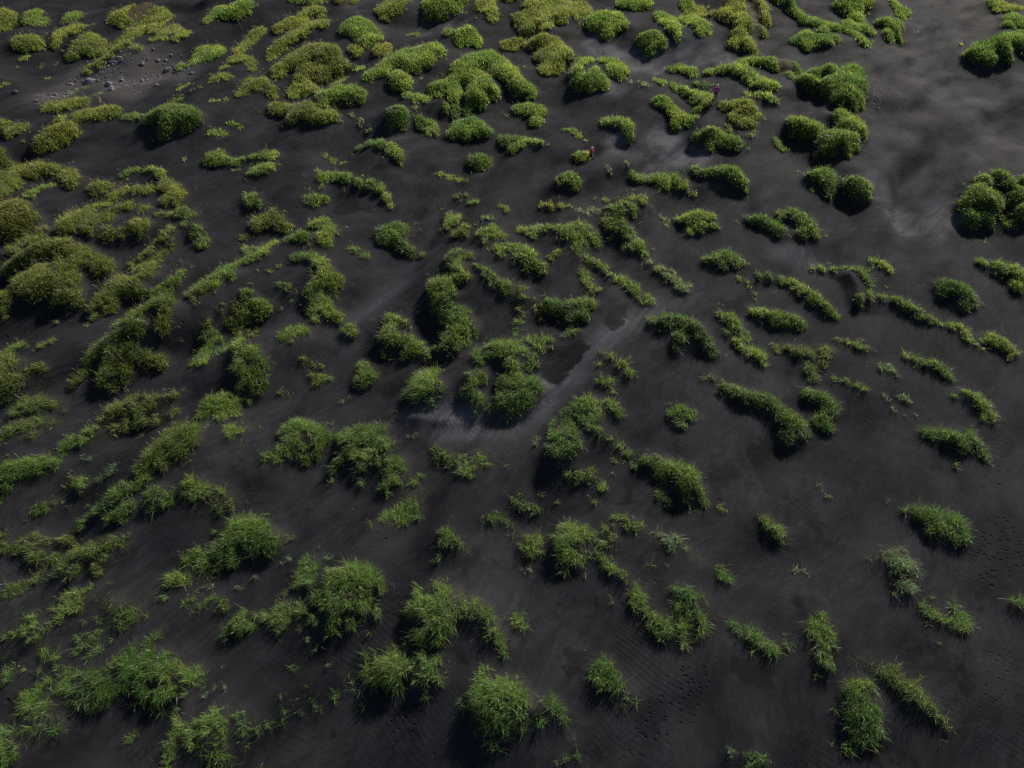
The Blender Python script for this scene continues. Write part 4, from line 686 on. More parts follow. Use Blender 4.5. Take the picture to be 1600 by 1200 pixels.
    # stray prints and dimples anywhere
    vs = N(nodes, 'ShaderNodeTexVoronoi'); vs.inputs['Scale'].default_value = 1.1; links.new(pos, vs.inputs['Vector'])
    rs = N(nodes, 'ShaderNodeSeparateColor'); links.new(vs.outputs['Color'], rs.inputs[0])
    sm = math_n(nodes, links, 'MULTIPLY', mapr(nodes, links, rs.outputs[1], 0.80, 0.86), mapr(nodes, links, noise(0.12, 3), 0.48, 0.60))
    sd = math_n(nodes, links, 'SUBTRACT', 1.0, math_n(nodes, links, 'MULTIPLY', sm, math_n(nodes, links, 'SUBTRACT', 1.0, mapr(nodes, links, vs.outputs['Distance'], 0.07, 0.18))))
    hsum = math_n(nodes, links, 'MULTIPLY', rip, 0.007)
    hsum = math_n(nodes, links, 'ADD', hsum, math_n(nodes, links, 'MULTIPLY', dent, 0.11))
    hsum = math_n(nodes, links, 'ADD', hsum, math_n(nodes, links, 'MULTIPLY', sd, 0.06))
    hsum = math_n(nodes, links, 'ADD', hsum, math_n(nodes, links, 'MULTIPLY', fine, 0.05))
    hsum = math_n(nodes, links, 'ADD', hsum, math_n(nodes, links, 'MULTIPLY', mid, 0.10))
    hsum = math_n(nodes, links, 'ADD', hsum, math_n(nodes, links, 'MULTIPLY', grain, 0.006))
    hsum = math_n(nodes, links, 'ADD', hsum, math_n(nodes, links, 'MULTIPLY', gf, 0.05))
    bp = N(nodes, 'ShaderNodeBump'); bp.inputs['Strength'].default_value = 1.0; bp.inputs['Distance'].default_value = 1.0
    links.new(hsum, bp.inputs['Height']); links.new(bp.outputs[0], bs.inputs['Normal'])
    links.new(bs.outputs[0], out.inputs[0])
    return m

def leaf_material(name, transl=0.45, rough=0.42):
    m, nt, nodes, links = new_mat(name)
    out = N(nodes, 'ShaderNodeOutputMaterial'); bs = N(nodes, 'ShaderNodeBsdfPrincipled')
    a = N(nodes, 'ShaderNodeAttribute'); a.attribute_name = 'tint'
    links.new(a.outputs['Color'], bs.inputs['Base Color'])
    bs.inputs['Roughness'].default_value = rough
    bs.inputs['Specular IOR Level'].default_value = 0.4
    tr = N(nodes, 'ShaderNodeBsdfTranslucent')
    h = N(nodes, 'ShaderNodeHueSaturation'); h.inputs['Saturation'].default_value = 1.02; h.inputs['Value'].default_value = 1.85
    links.new(a.outputs['Color'], h.inputs['Color']); links.new(h.outputs[0], tr.inputs['Color'])
    mx = N(nodes, 'ShaderNodeMixShader'); mx.inputs[0].default_value = transl
    links.new(bs.outputs[0], mx.inputs[1]); links.new(tr.outputs[0], mx.inputs[2])
    links.new(mx.outputs[0], out.inputs[0])
    return m

def plain(name, col, rough=0.7, noise_scale=8.0, var=0.25, spec=0.3):
    m, nt, nodes, links = new_mat(name)
    out = N(nodes, 'ShaderNodeOutputMaterial'); bs = N(nodes, 'ShaderNodeBsdfPrincipled')
    tc = N(nodes, 'ShaderNodeTexCoord'); n = N(nodes, 'ShaderNodeTexNoise'); n.inputs['Scale'].default_value = noise_scale
    n.inputs['Detail'].default_value = 5; links.new(tc.outputs['Object'], n.inputs['Vector'])
    c = mixc(nodes, links, mapr(nodes, links, n.outputs['Fac'], 0.3, 0.7), tuple(v*(1-var) for v in col), tuple(min(1, v*(1+var)) for v in col))
    links.new(c, bs.inputs['Base Color']); bs.inputs['Roughness'].default_value = rough
    bs.inputs['Specular IOR Level'].default_value = spec
    bp = N(nodes, 'ShaderNodeBump'); bp.inputs['Strength'].default_value = 0.4; bp.inputs['Distance'].default_value = 0.02
    links.new(n.outputs['Fac'], bp.inputs['Height']); links.new(bp.outputs[0], bs.inputs['Normal'])
    links.new(bs.outputs[0], out.inputs[0])
    return m

SAND_D, SAND_L = (0.0118, 0.0116, 0.0136), (0.0255, 0.0249, 0.0288)
M_SAND = sand_material()
M_LEAF = leaf_material('lyme_grass_leaf', 0.56, 0.40)
M_SEED = leaf_material('seed_head_straw', 0.30, 0.7)

# ------------------------------------------------------------------ build the ground
def build_ground():
    out = np.concatenate([np.arange(0.5, 30, 0.75), [34, 40, 50, 70, 120, 240, 480, 900, 1500.0]])
    gx = np.concatenate([X0-out[::-1], GX, GX[-1]+out]); gy = np.concatenate([Y0-out[::-1], GY, GY[-1]+out])
    k = len(out)
    xx, yy = np.meshgrid(gx, gy, indexing='ij')
    z = dunes(xx, yy)
    far_out = np.maximum(np.maximum(X0-xx, xx-GX[-1]), np.maximum(Y0-yy, yy-GY[-1]))
    z = z*np.clip(1-far_out/25, 0.0, 1)
    z[k:-k, k:-k] = ground_h
    def pad(f):
        p = np.zeros_like(xx); p[k:-k, k:-k] = f; return p.ravel()
    v = np.stack([xx.ravel(), yy.ravel(), z.ravel()], axis=1)
    nx, ny = xx.shape
    i, j = np.meshgrid(np.arange(nx-1), np.arange(ny-1), indexing='ij')
    a = (i*ny+j).ravel(); q = np.stack([a, a+ny, a+ny+1, a+1], axis=1)
    o = mesh_np('ground', v, [q], M_SAND, smooth=True, attrs={
        'wet': ('FLOAT', pad(wet)), 'pale': ('FLOAT', pad(pale)), 'prints': ('FLOAT', pad(prints)),
        'gravel': ('FLOAT', pad(gravel)), 'soil': ('FLOAT', pad(soil)), 'cover': ('FLOAT', pad(cover))})
    tag(o, kind='structure')
build_ground()

# ------------------------------------------------------------------ grass
PAL = {   # base colour, second colour
    'g': ((0.098, 0.190, 0.030), (0.250, 0.320, 0.062)),
    'o': ((0.105, 0.160, 0.027), (0.235, 0.265, 0.052)),
    'd': ((0.066, 0.145, 0.026), (0.180, 0.250, 0.050)),
    's': ((0.150, 0.220, 0.085), (0.265, 0.320, 0.145)),
    'b': ((0.115, 0.165, 0.027), (0.235, 0.255, 0.055)),
}
TUFTS = {4: 0.95, 3: 0.70, 2: 0.40, 1: 0.20}

def in_union(x, y, dd, grow=0.0):
    c = np.zeros(len(x), dtype=int)
    for a, b, rx, ry in dd:
        c += (((x-a)/(rx+grow))**2 + ((y-b)/(ry+grow))**2 < 1)
    return c

def scatter(dd, per_m2, rng):
    ar = math.pi*dd[:, 2]*dd[:, 3]
    n = int(ar.sum()*per_m2)+3
    k = rng.choice(len(dd), n, p=ar/ar.sum())
    r = np.sqrt(rng.random(n)); t = rng.random(n)*2*math.pi
    x = dd[k, 0]+dd[k, 2]*r*np.cos(t); y = dd[k, 1]+dd[k, 3]*r*np.sin(t)
    c = np.maximum(in_union(x, y, dd), 1)
    keep = rng.random(n) < 1.0/c
    return x[keep], y[keep]

def leaves(bx, by, bz, az, length, width, lean, droop, tint, rng):
    """arching tapered leaves: 7 points each (three pairs and a tip)"""
    n = len(bx)
    hx, hy = np.cos(az), np.sin(az)
    wx, wy = -hy, hx
    V = np.empty((n, 7, 3)); Cc = np.empty((n, 7, 4)); Cc[..., 3] = 1
    roll = rng.normal(0, 0.5, n)
    for i, (t, wf) in enumerate(((0.0, 0.75), (0.36, 1.0), (0.72, 0.78), (1.0, 0.0))):
        out = length*(np.sin(lean)*t + droop*0.62*t**2.2)
        up = length*(np.cos(lean)*t - droop*0.50*t**2.6)
        cx = bx+hx*out; cy = by+hy*out; cz = bz+up
        tip = np.clip(t, 0, 1)
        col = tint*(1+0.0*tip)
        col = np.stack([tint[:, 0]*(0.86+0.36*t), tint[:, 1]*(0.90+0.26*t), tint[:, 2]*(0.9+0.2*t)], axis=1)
        if wf > 0:
            w = width*wf*0.5
            sx = w*wx*np.cos(roll); sy = w*wy*np.cos(roll); sz = w*np.sin(roll)
            V[:, 2*i] = np.stack([cx-sx, cy-sy, cz-sz], axis=1)
            V[:, 2*i+1] = np.stack([cx+sx, cy+sy, cz+sz], axis=1)
            Cc[:, 2*i, :3] = col; Cc[:, 2*i+1, :3] = col
        else:
            V[:, 6] = np.stack([cx, cy, cz], axis=1); Cc[:, 6, :3] = col
    b = np.arange(n)[:, None]*7
    q = np.concatenate([b+np.array([[0, 1, 3, 2]]), b+np.array([[2, 3, 5, 4]])]); t = b+np.array([[4, 5, 6]])
    return V.reshape(-1, 3), [q, t], Cc.reshape(-1, 4)

TOTAL = 0
def build_tussock(tone, dens, h, label, dd, idx):
    global TOTAL
    rng = np.random.default_rng(1000+idx)
    cx, cy = np.average(dd[:, 0], weights=dd[:, 2]), np.average(dd[:, 1], weights=dd[:, 2])
    dist = math.hypot(cy, CAM_H)
    far = np.clip((dist-42)/70, 0, 1)
    px = dist/FOCAL_PX*1.5625                      # metres per rendered pixel
    width = max(0.0165, 0.26*px)
    per_m2 = (56.0 - 14.0*far)*TUFTS[dens]
    per_tuft = int(round(10 - 2*far))
    if h >= 5:                                     # the grass runs on down the near slope of its mound
        q = 0.45+0.55*far
        dd = dd.copy(); dd[:, 0] -= 0.06*q; dd[:, 1] -= q*(0.16+0.012*h); dd[:, 2] += 0.03*q; dd[:, 3] += q*(0.13+0.010*h)
    tx, ty = scatter(dd, per_m2, rng)
    # gaps and ragged rims
    keep = np.ones(len(tx), bool)
    nz = vnoise(tx*0.9+idx*3.1, ty*0.9+idx*1.7)
    rim = in_union(tx, ty, dd, -0.18) == 0
    keep &= ~(rim & (nz > (0.45 if dens == 4 else 0.25)))
    nz2 = vnoise(tx*1.9+idx, ty*1.9-idx)
    keep &= nz2 < (0.50 if dens == 4 else 0.40)+0.40*far+(0.4 if len(tx) < 110 else 0.0)
    if dens <= 3: keep &= nz < (0.72 if dens == 3 else 0.5)
    keep &= sample(soil, tx, ty) < 0.45+0.3*nz
    if keep.sum() < 2: keep[:] = True
    tx, ty = tx[keep], ty[keep]
    # a few outlying shoots
    if dens >= 3 and len(tx) > 30:
        m = max(2, len(tx)//45)
        k = rng.integers(0, len(tx), m)
        tx = np.concatenate([tx, tx[k]+rng.normal(0, 0.7, m)]); ty = np.concatenate([ty, ty[k]+rng.normal(0, 0.7, m)])
    nt = len(tx)
    vig = 0.88+(0.35-0.17*far)*vnoise(tx*0.45+idx, ty*0.45+5)               # vigour of each shoot
    n = nt*per_tuft
    T_ = np.repeat(np.arange(nt), per_tuft)
    sg = 0.06+0.10*far
    bx = tx[T_]+rng.normal(0, sg, n); by = ty[T_]+rng.normal(0, sg, n)
    bz = sample(ground_h, bx, by)-0.02
    sx = -sample(gxd, bx, by); sy = -sample(gyd, bx, by)         # downhill
    az = rng.random(n)*2*math.pi
    # leaves hang down-slope and away from the wind
    lean_x = 0.9*vnoise(bx*0.7+40, by*0.7); lean_y = 0.9*vnoise(bx*0.7, by*0.7+60)
    dx = np.cos(az)+1.3*sx-0.25+lean_x; dy = np.sin(az)+1.3*sy-0.40+lean_y
    az = np.arctan2(dy, dx)
    slope = np.hypot(sx, sy)
    L0 = {4: 0.50, 3: 0.47, 2: 0.47, 1: 0.46}[dens]*(0.8 if h <= 2 else 1.0)*(1-0.27*far)
    length = L0*vig[T_]*np.exp(rng.normal(0, 0.25, n))
    lean = np.clip(np.abs(rng.normal(0.26-0.16*far, 0.24-0.10*far, n))+0.30*slope, 0.02, 1.3)
    droop = np.clip(rng.normal(0.72-0.42*far, 0.33-0.12*far, n), 0.05, 1.5)
    wid = width*np.exp(rng.normal(0, 0.2, n))
    c0, c1 = (np.array(c) for c in PAL[tone])
    f = np.clip(0.45+0.55*vnoise(tx*0.5+9, ty*0.5+idx)[T_]+rng.normal(0, 0.22, n), 0, 1)[:, None]
    tint = c0*(1-f)+c1*f
    dry = rng.random(n) < (0.075 if tone != 'b' else 0.11)
    tint[dry] = np.array([0.25, 0.20, 0.10])*rng.uniform(0.45, 1.1, (int(dry.sum()), 1))
    sil = rng.random(n) < 0.16
    tint[sil] = tint[sil]*0.45+np.array([0.12, 0.15, 0.09])*0.8
    tint = tint*np.exp(rng.normal(-0.06, 0.36, n))[:, None]
    near = np.clip((62-dist)/22, 0, 1)                           # nearer shoots tinted darker and greener: lens vignette put into the colour
    tint = tint*np.array([1-0.22*near, 1-0.10*near, 1.0])
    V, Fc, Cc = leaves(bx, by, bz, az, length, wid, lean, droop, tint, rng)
    base = np.array([cx, cy, float(sample(ground_h, np.array([cx]), np.array([cy]))[0])])
    small = dens <= 2 and h <= 1
    nm, cat, grp = ('grass_sprig', 'grass sprig', 'grass sprigs scattered over the sand') if small else ('grass_tussock', 'grass tussock', 'grass tussocks on the black sand')
    V = V-base
    TOTAL += n
    seeds = tone in 'gob' and dens >= 3 and not small and len(tx) > 12
    if not seeds:
        o = mesh_np(nm, V, Fc, M_LEAF, attrs={'tint': ('FLOAT_COLOR', Cc)})
        o.location = base
        tag(o, label, cat, grp)
        return
    root = empty(nm, base)
    tag(root, label, cat, grp)
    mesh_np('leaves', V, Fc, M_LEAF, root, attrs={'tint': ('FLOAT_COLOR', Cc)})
    # seed stalks
    m = max(6, int(nt*(0.30 if tone != 'g' else 0.15)*(0.40+0.55*np.clip((dist-45)/25, 0, 1))*(1-0.45*far)))
    k = rng.integers(0, nt, m)
    kx = tx[k]+rng.normal(0, 0.08, m); ky = ty[k]+rng.normal(0, 0.08, m); kz = sample(ground_h, kx, ky)-0.02
    a = rng.random(m)*2*math.pi
    a = np.arctan2(np.sin(a)-0.5, np.cos(a)-0.3)
    Ls = rng.normal(0.86, 0.12, m)*(0.9+0.1*vig[k])
    ln = np.abs(rng.normal(0.16, 0.12, m)); dp = np.clip(rng.normal(0.28, 0.15, m), 0, 0.8)
    st = np.tile(np.array([0.17, 0.15, 0.06]), (m, 1))*np.exp(rng.normal(0, 0.2, m))[:, None]
    V1, F1, C1 = leaves(kx, ky, kz, a, Ls*0.86, np.full(m, max(0.010, 0.16*px)), ln, dp, st, rng)
    out = 0.86*Ls*(np.sin(ln)+dp*0.62); up = 0.86*Ls*(np.cos(ln)-dp*0.5)
    hd = np.tile(np.array([0.28, 0.23, 0.12]) if tone != 'b' else np.array([0.26, 0.15, 0.09]), (m, 1))*np.exp(rng.normal(0, 0.2, m))[:, None]
    V2, F2, C2 = leaves(kx+np.cos(a)*out*0.93, ky+np.sin(a)*out*0.93, kz+up*0.95, a, Ls*0.24, np.full(m, max(0.026, 0.34*px)), ln+0.35, np.full(m, 0.3), hd, rng)
    n1 = len(V1)
    so = mesh_np('seed_heads', np.concatenate([V1, V2])-base, F1+[f+n1 for f in F2], M_SEED, root, attrs={'tint': ('FLOAT_COLOR', np.concatenate([C1, C2]))})

for i, (tone, dens, h, label, dd) in enumerate(T):
    build_tussock(tone, dens, h, label, dd, i)

def build_loose_cover():
    """what nobody could count: dead leaf bits blown off the tussocks, and lone young shoots between them"""
    rng = np.random.default_rng(77)
    X, Y = [], []
    for tone, dens, h, label, dd in T:
        if dens < 3: continue
        peri = (dd[:, 2]+dd[:, 3]).sum()
        m = int(peri*5.5)
        k = rng.integers(0, len(dd), m); a = rng.random(m)*2*math.pi
        q = 1.0+np.abs(rng.normal(0.05, 0.28, m))
        X.append(dd[k, 0]+dd[k, 2]*q*np.cos(a)+0.12*np.cos(a)); Y.append(dd[k, 1]+dd[k, 3]*q*np.sin(a)+0.12*np.sin(a))
    x = np.concatenate(X); y = np.concatenate(Y)
    free = sample(cover, x, y) < 0.35
    x, y = x[free], y[free]
    # dead bits lie almost flat
    n = len(x); z = sample(ground_h, x, y)
    dist = np.hypot(y, CAM_H)
    tint = np.array([0.105, 0.088, 0.055])*np.exp(rng.normal(0, 0.35, n))[:, None]
    V, Fc, Cc = leaves(x, y, z+0.012, rng.random(n)*6.28, 0.30*np.exp(rng.normal(0, 0.4, n)), np.maximum(0.013, 0.00014*dist), np.full(n, 1.42), np.full(n, 0.10), tint, rng)
    o = mesh_np('leaf_litter', V, Fc, M_SEED, attrs={'tint': ('FLOAT_COLOR', Cc)})
    tag(o, 'bits of dead grass strewn on the sand around the tussocks', 'plant litter', None, 'stuff')
    # lone shoots: two to five short leaves each
    pick = rng.random(n) < 0.055
    sx, sy = x[pick]+rng.normal(0, 0.5, pick.sum()), y[pick]+rng.normal(0, 0.5, pick.sum())
    rep = rng.integers(2, 6, len(sx)); sx, sy = np.repeat(sx, rep), np.repeat(sy, rep)
    sx = sx+rng.normal(0, 0.05, len(sx)); sy = sy+rng.normal(0, 0.05, len(sy)); m = len(sx)
    f = rng.random(m)[:, None]
    tint = np.array([0.10, 0.16, 0.03])*(1-f)+np.array([0.20, 0.22, 0.08])*f
    V, Fc, Cc = leaves(sx, sy, sample(ground_h, sx, sy)-0.02, rng.random(m)*6.28, 0.34*np.exp(rng.normal(0, 0.3, m)), np.maximum(0.018, 0.00020*np.hypot(sy, CAM_H)), np.abs(rng.normal(0.45, 0.25, m)), np.full(m, 0.5), tint, rng)
    o = mesh_np('young_grass', V, Fc, M_LEAF, attrs={'tint': ('FLOAT_COLOR', Cc)})
    tag(o, 'lone young grass shoots dotted over the sand between tussocks', 'grass shoots', None, 'stuff')
build_loose_cover()
print('leaves', TOTAL)

ROOTS_AT = (41.92, 79.36)
RED_AT = (7.94, 65.14)
MAG_AT = (22.75, 77.08)
# ------------------------------------------------------------------ stones
def stone_material(name, a, b):
    return plain(name, a, 0.85, 3.0, 0.35, 0.2)
M_STONE = plain('pale_pumice_stone', (0.165, 0.165, 0.175), 0.85, 2.2, 0.4, 0.2)
M_STONE2 = plain('dark_lava_stone', (0.075, 0.075, 0.085), 0.8, 2.2, 0.4, 0.2)

def gz(x, y):
    return float(sample(ground_h, np.array([x]), np.array([y]))[0])

def make_rock(name, x, y, a, b, c, rot, mat, seed, sub=3):
    """irregular faceted stone, half sunk in the sand: a, b ground radii, c height"""
    r = random.Random(seed)
    bm = bmesh.new(); bmesh.ops.create_icosphere(bm, subdivisions=sub, radius=1)
    planes = [(Vector((r.gauss(0, 1), r.gauss(0, 1), r.gauss(0, 0.8))).normalized(), r.uniform(0.62, 0.9)) for _ in range(11)]
    for v in bm.verts:
        for n_, d_ in planes:
            k = v.co.dot(n_)
            if k > d_: v.co -= n_*(k-d_)*0.92
        q = v.co*2.6
        v.co *= 1+0.10*float(vnoise(np.array([q.x+seed*3.3]), np.array([q.y+q.z*1.7]))[0])
        v.co = Vector((v.co.x*a, v.co.y*b, v.co.z*c))
    me = bpy.data.meshes.new(name); bm.to_mesh(me); bm.free()
    me.materials.append(mat)
    o = link(bpy.data.objects.new(name, me))
    o.location = (x, y, gz(x, y)+c*0.25); o.rotation_euler = (r.uniform(-.15, .15), r.uniform(-.15, .15), rot)
    return o
ROCKS = [
    (-50.70, 83.81, 1.04, 0.57, 0.43, 0, 'longest pale grey slab of the rubble, lying beside bare gravel'),
    (-53.47, 84.42, 0.51, 0.28, 0.20, 0, 'low flat grey slab left of the longest pale slab'),
    (-47.54, 82.37, 0.53, 0.38, 0.34, 0, 'rounded pale grey boulder right of the longest slab'),
    (-46.66, 80.93, 0.29, 0.43, 0.39, 0, 'pointed grey rock touching the rounded boulder, nearer the camera'),
    (-48.45, 88.21, 0.68, 0.37, 0.28, 0, 'wide pale slab at the foot of the ragged grass bank'),
    (-47.62, 87.33, 0.23, 0.21, 0.19, 0, 'small grey block in front of the wide pale slab'),
    (-49.17, 88.50, 0.22, 0.19, 0.17, 0, 'small grey block behind the wide pale slab'),
    (-45.30, 87.47, 0.28, 0.29, 0.26, 0, 'lone grey rock between the two slab groups'),
    (-42.82, 87.98, 0.43, 0.31, 0.28, 0, 'humped grey rock left of the broad grass hummock'),
    (-41.08, 88.07, 0.25, 0.19, 0.17, 0, 'small flat rock right of the humped grey rock'),
    (-40.21, 86.27, 0.33, 0.20, 0.18, 0, 'flat rock in the short row below the broad hummock'),
    (-38.96, 85.86, 0.27, 0.22, 0.20, 0, 'rightmost rock of the short row below the broad hummock'),
    (-44.69, 84.74, 0.19, 0.26, 0.24, 0, 'small upright rock in the middle of the gravel'),
    (-53.93, 80.39, 0.19, 0.18, 0.16, 1, 'dark grey rock highest in the scattered handful'),
    (-52.08, 81.10, 0.20, 0.30, 0.27, 0, 'pale upright rock below the longest slab'),
    (-51.51, 80.72, 0.15, 0.16, 0.14, 0, 'small chip beside the pale upright rock'),
    (-57.34, 79.93, 0.40, 0.29, 0.26, 1, 'smooth dark boulder lying apart at the far left'),
    (-53.72, 77.50, 0.24, 0.23, 0.21, 0, 'pale cobble lying lowest of all, near the yellow grass bank'),
    (-52.97, 79.15, 0.16, 0.15, 0.14, 0, 'small pale cobble in the middle of the scattered handful'),
    (-54.16, 79.23, 0.13, 0.12, 0.10, 0, 'tiny cobble left of the scattered handful'),
    (-52.37, 79.15, 0.11, 0.12, 0.10, 0, 'tiny cobble right of the scattered handful'),
    (-51.49, 79.15, 0.13, 0.12, 0.10, 0, 'tiny flat cobble right of the handful, under the upright rock'),
    (-61.45, 84.42, 0.15, 0.16, 0.15, 1, 'dark stone at the left edge of the frame'),
    (-49.89, 87.05, 0.15, 0.16, 0.15, 0, 'small stone left of the wide pale slab'),
    (-48.42, 83.89, 0.12, 0.12, 0.11, 0, 'tiny stone behind the rounded pale boulder'),
    (-44.12, 88.78, 0.19, 0.15, 0.13, 0, 'small stone behind the humped grey rock'),
]
for i, (x, y, a, b, c, dark, label) in enumerate(ROCKS):
    o = make_rock('rock', x, y, a, b, c, 0.25*math.sin(i*2.1), M_STONE2 if dark else M_STONE, 50+i)
    tag(o, label, 'rock', 'grey rocks of the rubble patch')

def build_gravel():
    rng = np.random.default_rng(5)
    dd = np.concatenate([discs(s) for s in GRAVEL])
    x, y = scatter(dd, 18.0, rng)
    dens_n = vnoise(x*0.5+3, y*0.5); k = dens_n > -0.12
    x, y = x[k], y[k]
    base = np.array([[1, 0, 0], [-1, 0, 0], [0, 1, 0], [0, -1, 0], [0, 0, 1], [0, 0, -1]], float)
    n = len(x)
    r = 0.045*np.exp(rng.normal(0, 0.62, n)); r = np.clip(r, 0.025, 0.3)
    V = base[None]*r[:, None, None]*rng.uniform(0.6, 1.3, (n, 6, 1))
    t = rng.random(n)*6.28; c, s = np.cos(t)[:, None], np.sin(t)[:, None]
    vx = V[..., 0]*c-V[..., 1]*s; vy = V[..., 0]*s+V[..., 1]*c
    z = sample(ground_h, x, y)
    P_ = np.stack([vx+x[:, None], vy+y[:, None], V[..., 2]*0.8+z[:, None]+0.2*r[:, None]], axis=2)
    f = np.array([[0, 2, 4], [2, 1, 4], [1, 3, 4], [3, 0, 4], [2, 0, 5], [1, 2, 5], [3, 1, 5], [0, 3, 5]])
    F_ = (np.arange(n)[:, None, None]*6+f[None]).reshape(-1, 3)
    o = mesh_np('gravel', P_.reshape(-1, 3), [F_], M_STONE)
    tag(o, 'small grey stones strewn between the rocks of the rubble patch', 'gravel', None, 'stuff')
build_gravel()

# ------------------------------------------------------------------ pale dry roots on the sand
def tube(bm, pts, radii, seg=6):
    rings = []
    for i, p in enumerate(pts):
        d = (pts[min(i+1, len(pts)-1)]-pts[max(i-1, 0)]).normalized()
        a = d.orthogonal().normalized(); b = d.cross(a)
        rings.append([bm.verts.new(p+(a*math.cos(q)+b*math.sin(q))*radii[i]) for q in (2*math.pi*k/seg for k in range(seg))])
    for r0, r1 in zip(rings, rings[1:]):
        for k in range(seg):
            bm.faces.new((r0[k], r0[(k+1) % seg], r1[(k+1) % seg], r1[k]))
    bm.faces.new(rings[0][::-1]); bm.faces.new(rings[-1])

def build_roots(cx, cy):
    r = random.Random(3)
    bm = bmesh.new()
    for i in range(46):
        x, y = cx+r.gauss(0, 1.15), cy+r.gauss(0, 1.9)
        a = r.uniform(0, 6.28); n = r.randint(4, 8); pts = []; rad = []
        for k in range(n):
            pts.append(Vector((x, y, gz(x, y)+0.03+0.05*math.sin(k*1.3+i))))
            rad.append(0.022*(1-0.7*k/n))
            a += r.gauss(0, 0.45); x += 0.22*math.cos(a); y += 0.22*math.sin(a)
        tube(bm, pts, rad, 5)
    me = bpy.data.meshes.new('root_tangle'); bm.to_mesh(me); bm.free()
    me.materials.append(plain('bleached_root', (0.22, 0.195, 0.175), 0.8, 5, 0.3))
    o = link(bpy.data.objects.new('root_tangle', me))
    tag(o, 'pale tangle of dry roots on sand, right of the farther heart-shaped mound', 'dry roots')
build_roots(*ROOTS_AT)

# ------------------------------------------------------------------ the two walkers
def skin(name, chains, mat, parent, levels=2):
    """one continuous surface grown over a skeleton: chains of (key, x, y, z, radius); a key met again joins"""
    idx, co_, rad, edges = {}, [], [], []
    for ch in chains:
        prev = None
        for p in ch:
            if p[0] not in idx:
                idx[p[0]] = len(co_); co_.append(p[1:4]); rad.append(p[4])
            if prev is not None: edges.append((prev, idx[p[0]]))
            prev = idx[p[0]]
    me = bpy.data.meshes.new(name); me.from_pydata(co_, edges, [])
    tmp = bpy.data.objects.new(name, me); COL.objects.link(tmp)
    sk = tmp.modifiers.new('s', 'SKIN'); ss = tmp.modifiers.new('d', 'SUBSURF'); ss.levels = levels
    sk.use_smooth_shade = True
    for i, v in enumerate(me.skin_vertices[0].data):
        r_ = rad[i]; v.radius = (r_, r_) if not isinstance(r_, tuple) else r_
        v.use_root = (i == 0)
    dg = bpy.context.evaluated_depsgraph_get(); dg.update()
    res = bpy.data.meshes.new_from_object(tmp.evaluated_get(dg))
    bpy.data.objects.remove(tmp); bpy.data.meshes.remove(me)
    res.name = name; res.materials.clear(); res.materials.append(mat)
    for p in res.polygons: p.use_smooth = True
    return link(bpy.data.objects.new(name, res), parent)

def lerp(a, b, t): return tuple(a[i]+(b[i]-a[i])*t for i in range(3))

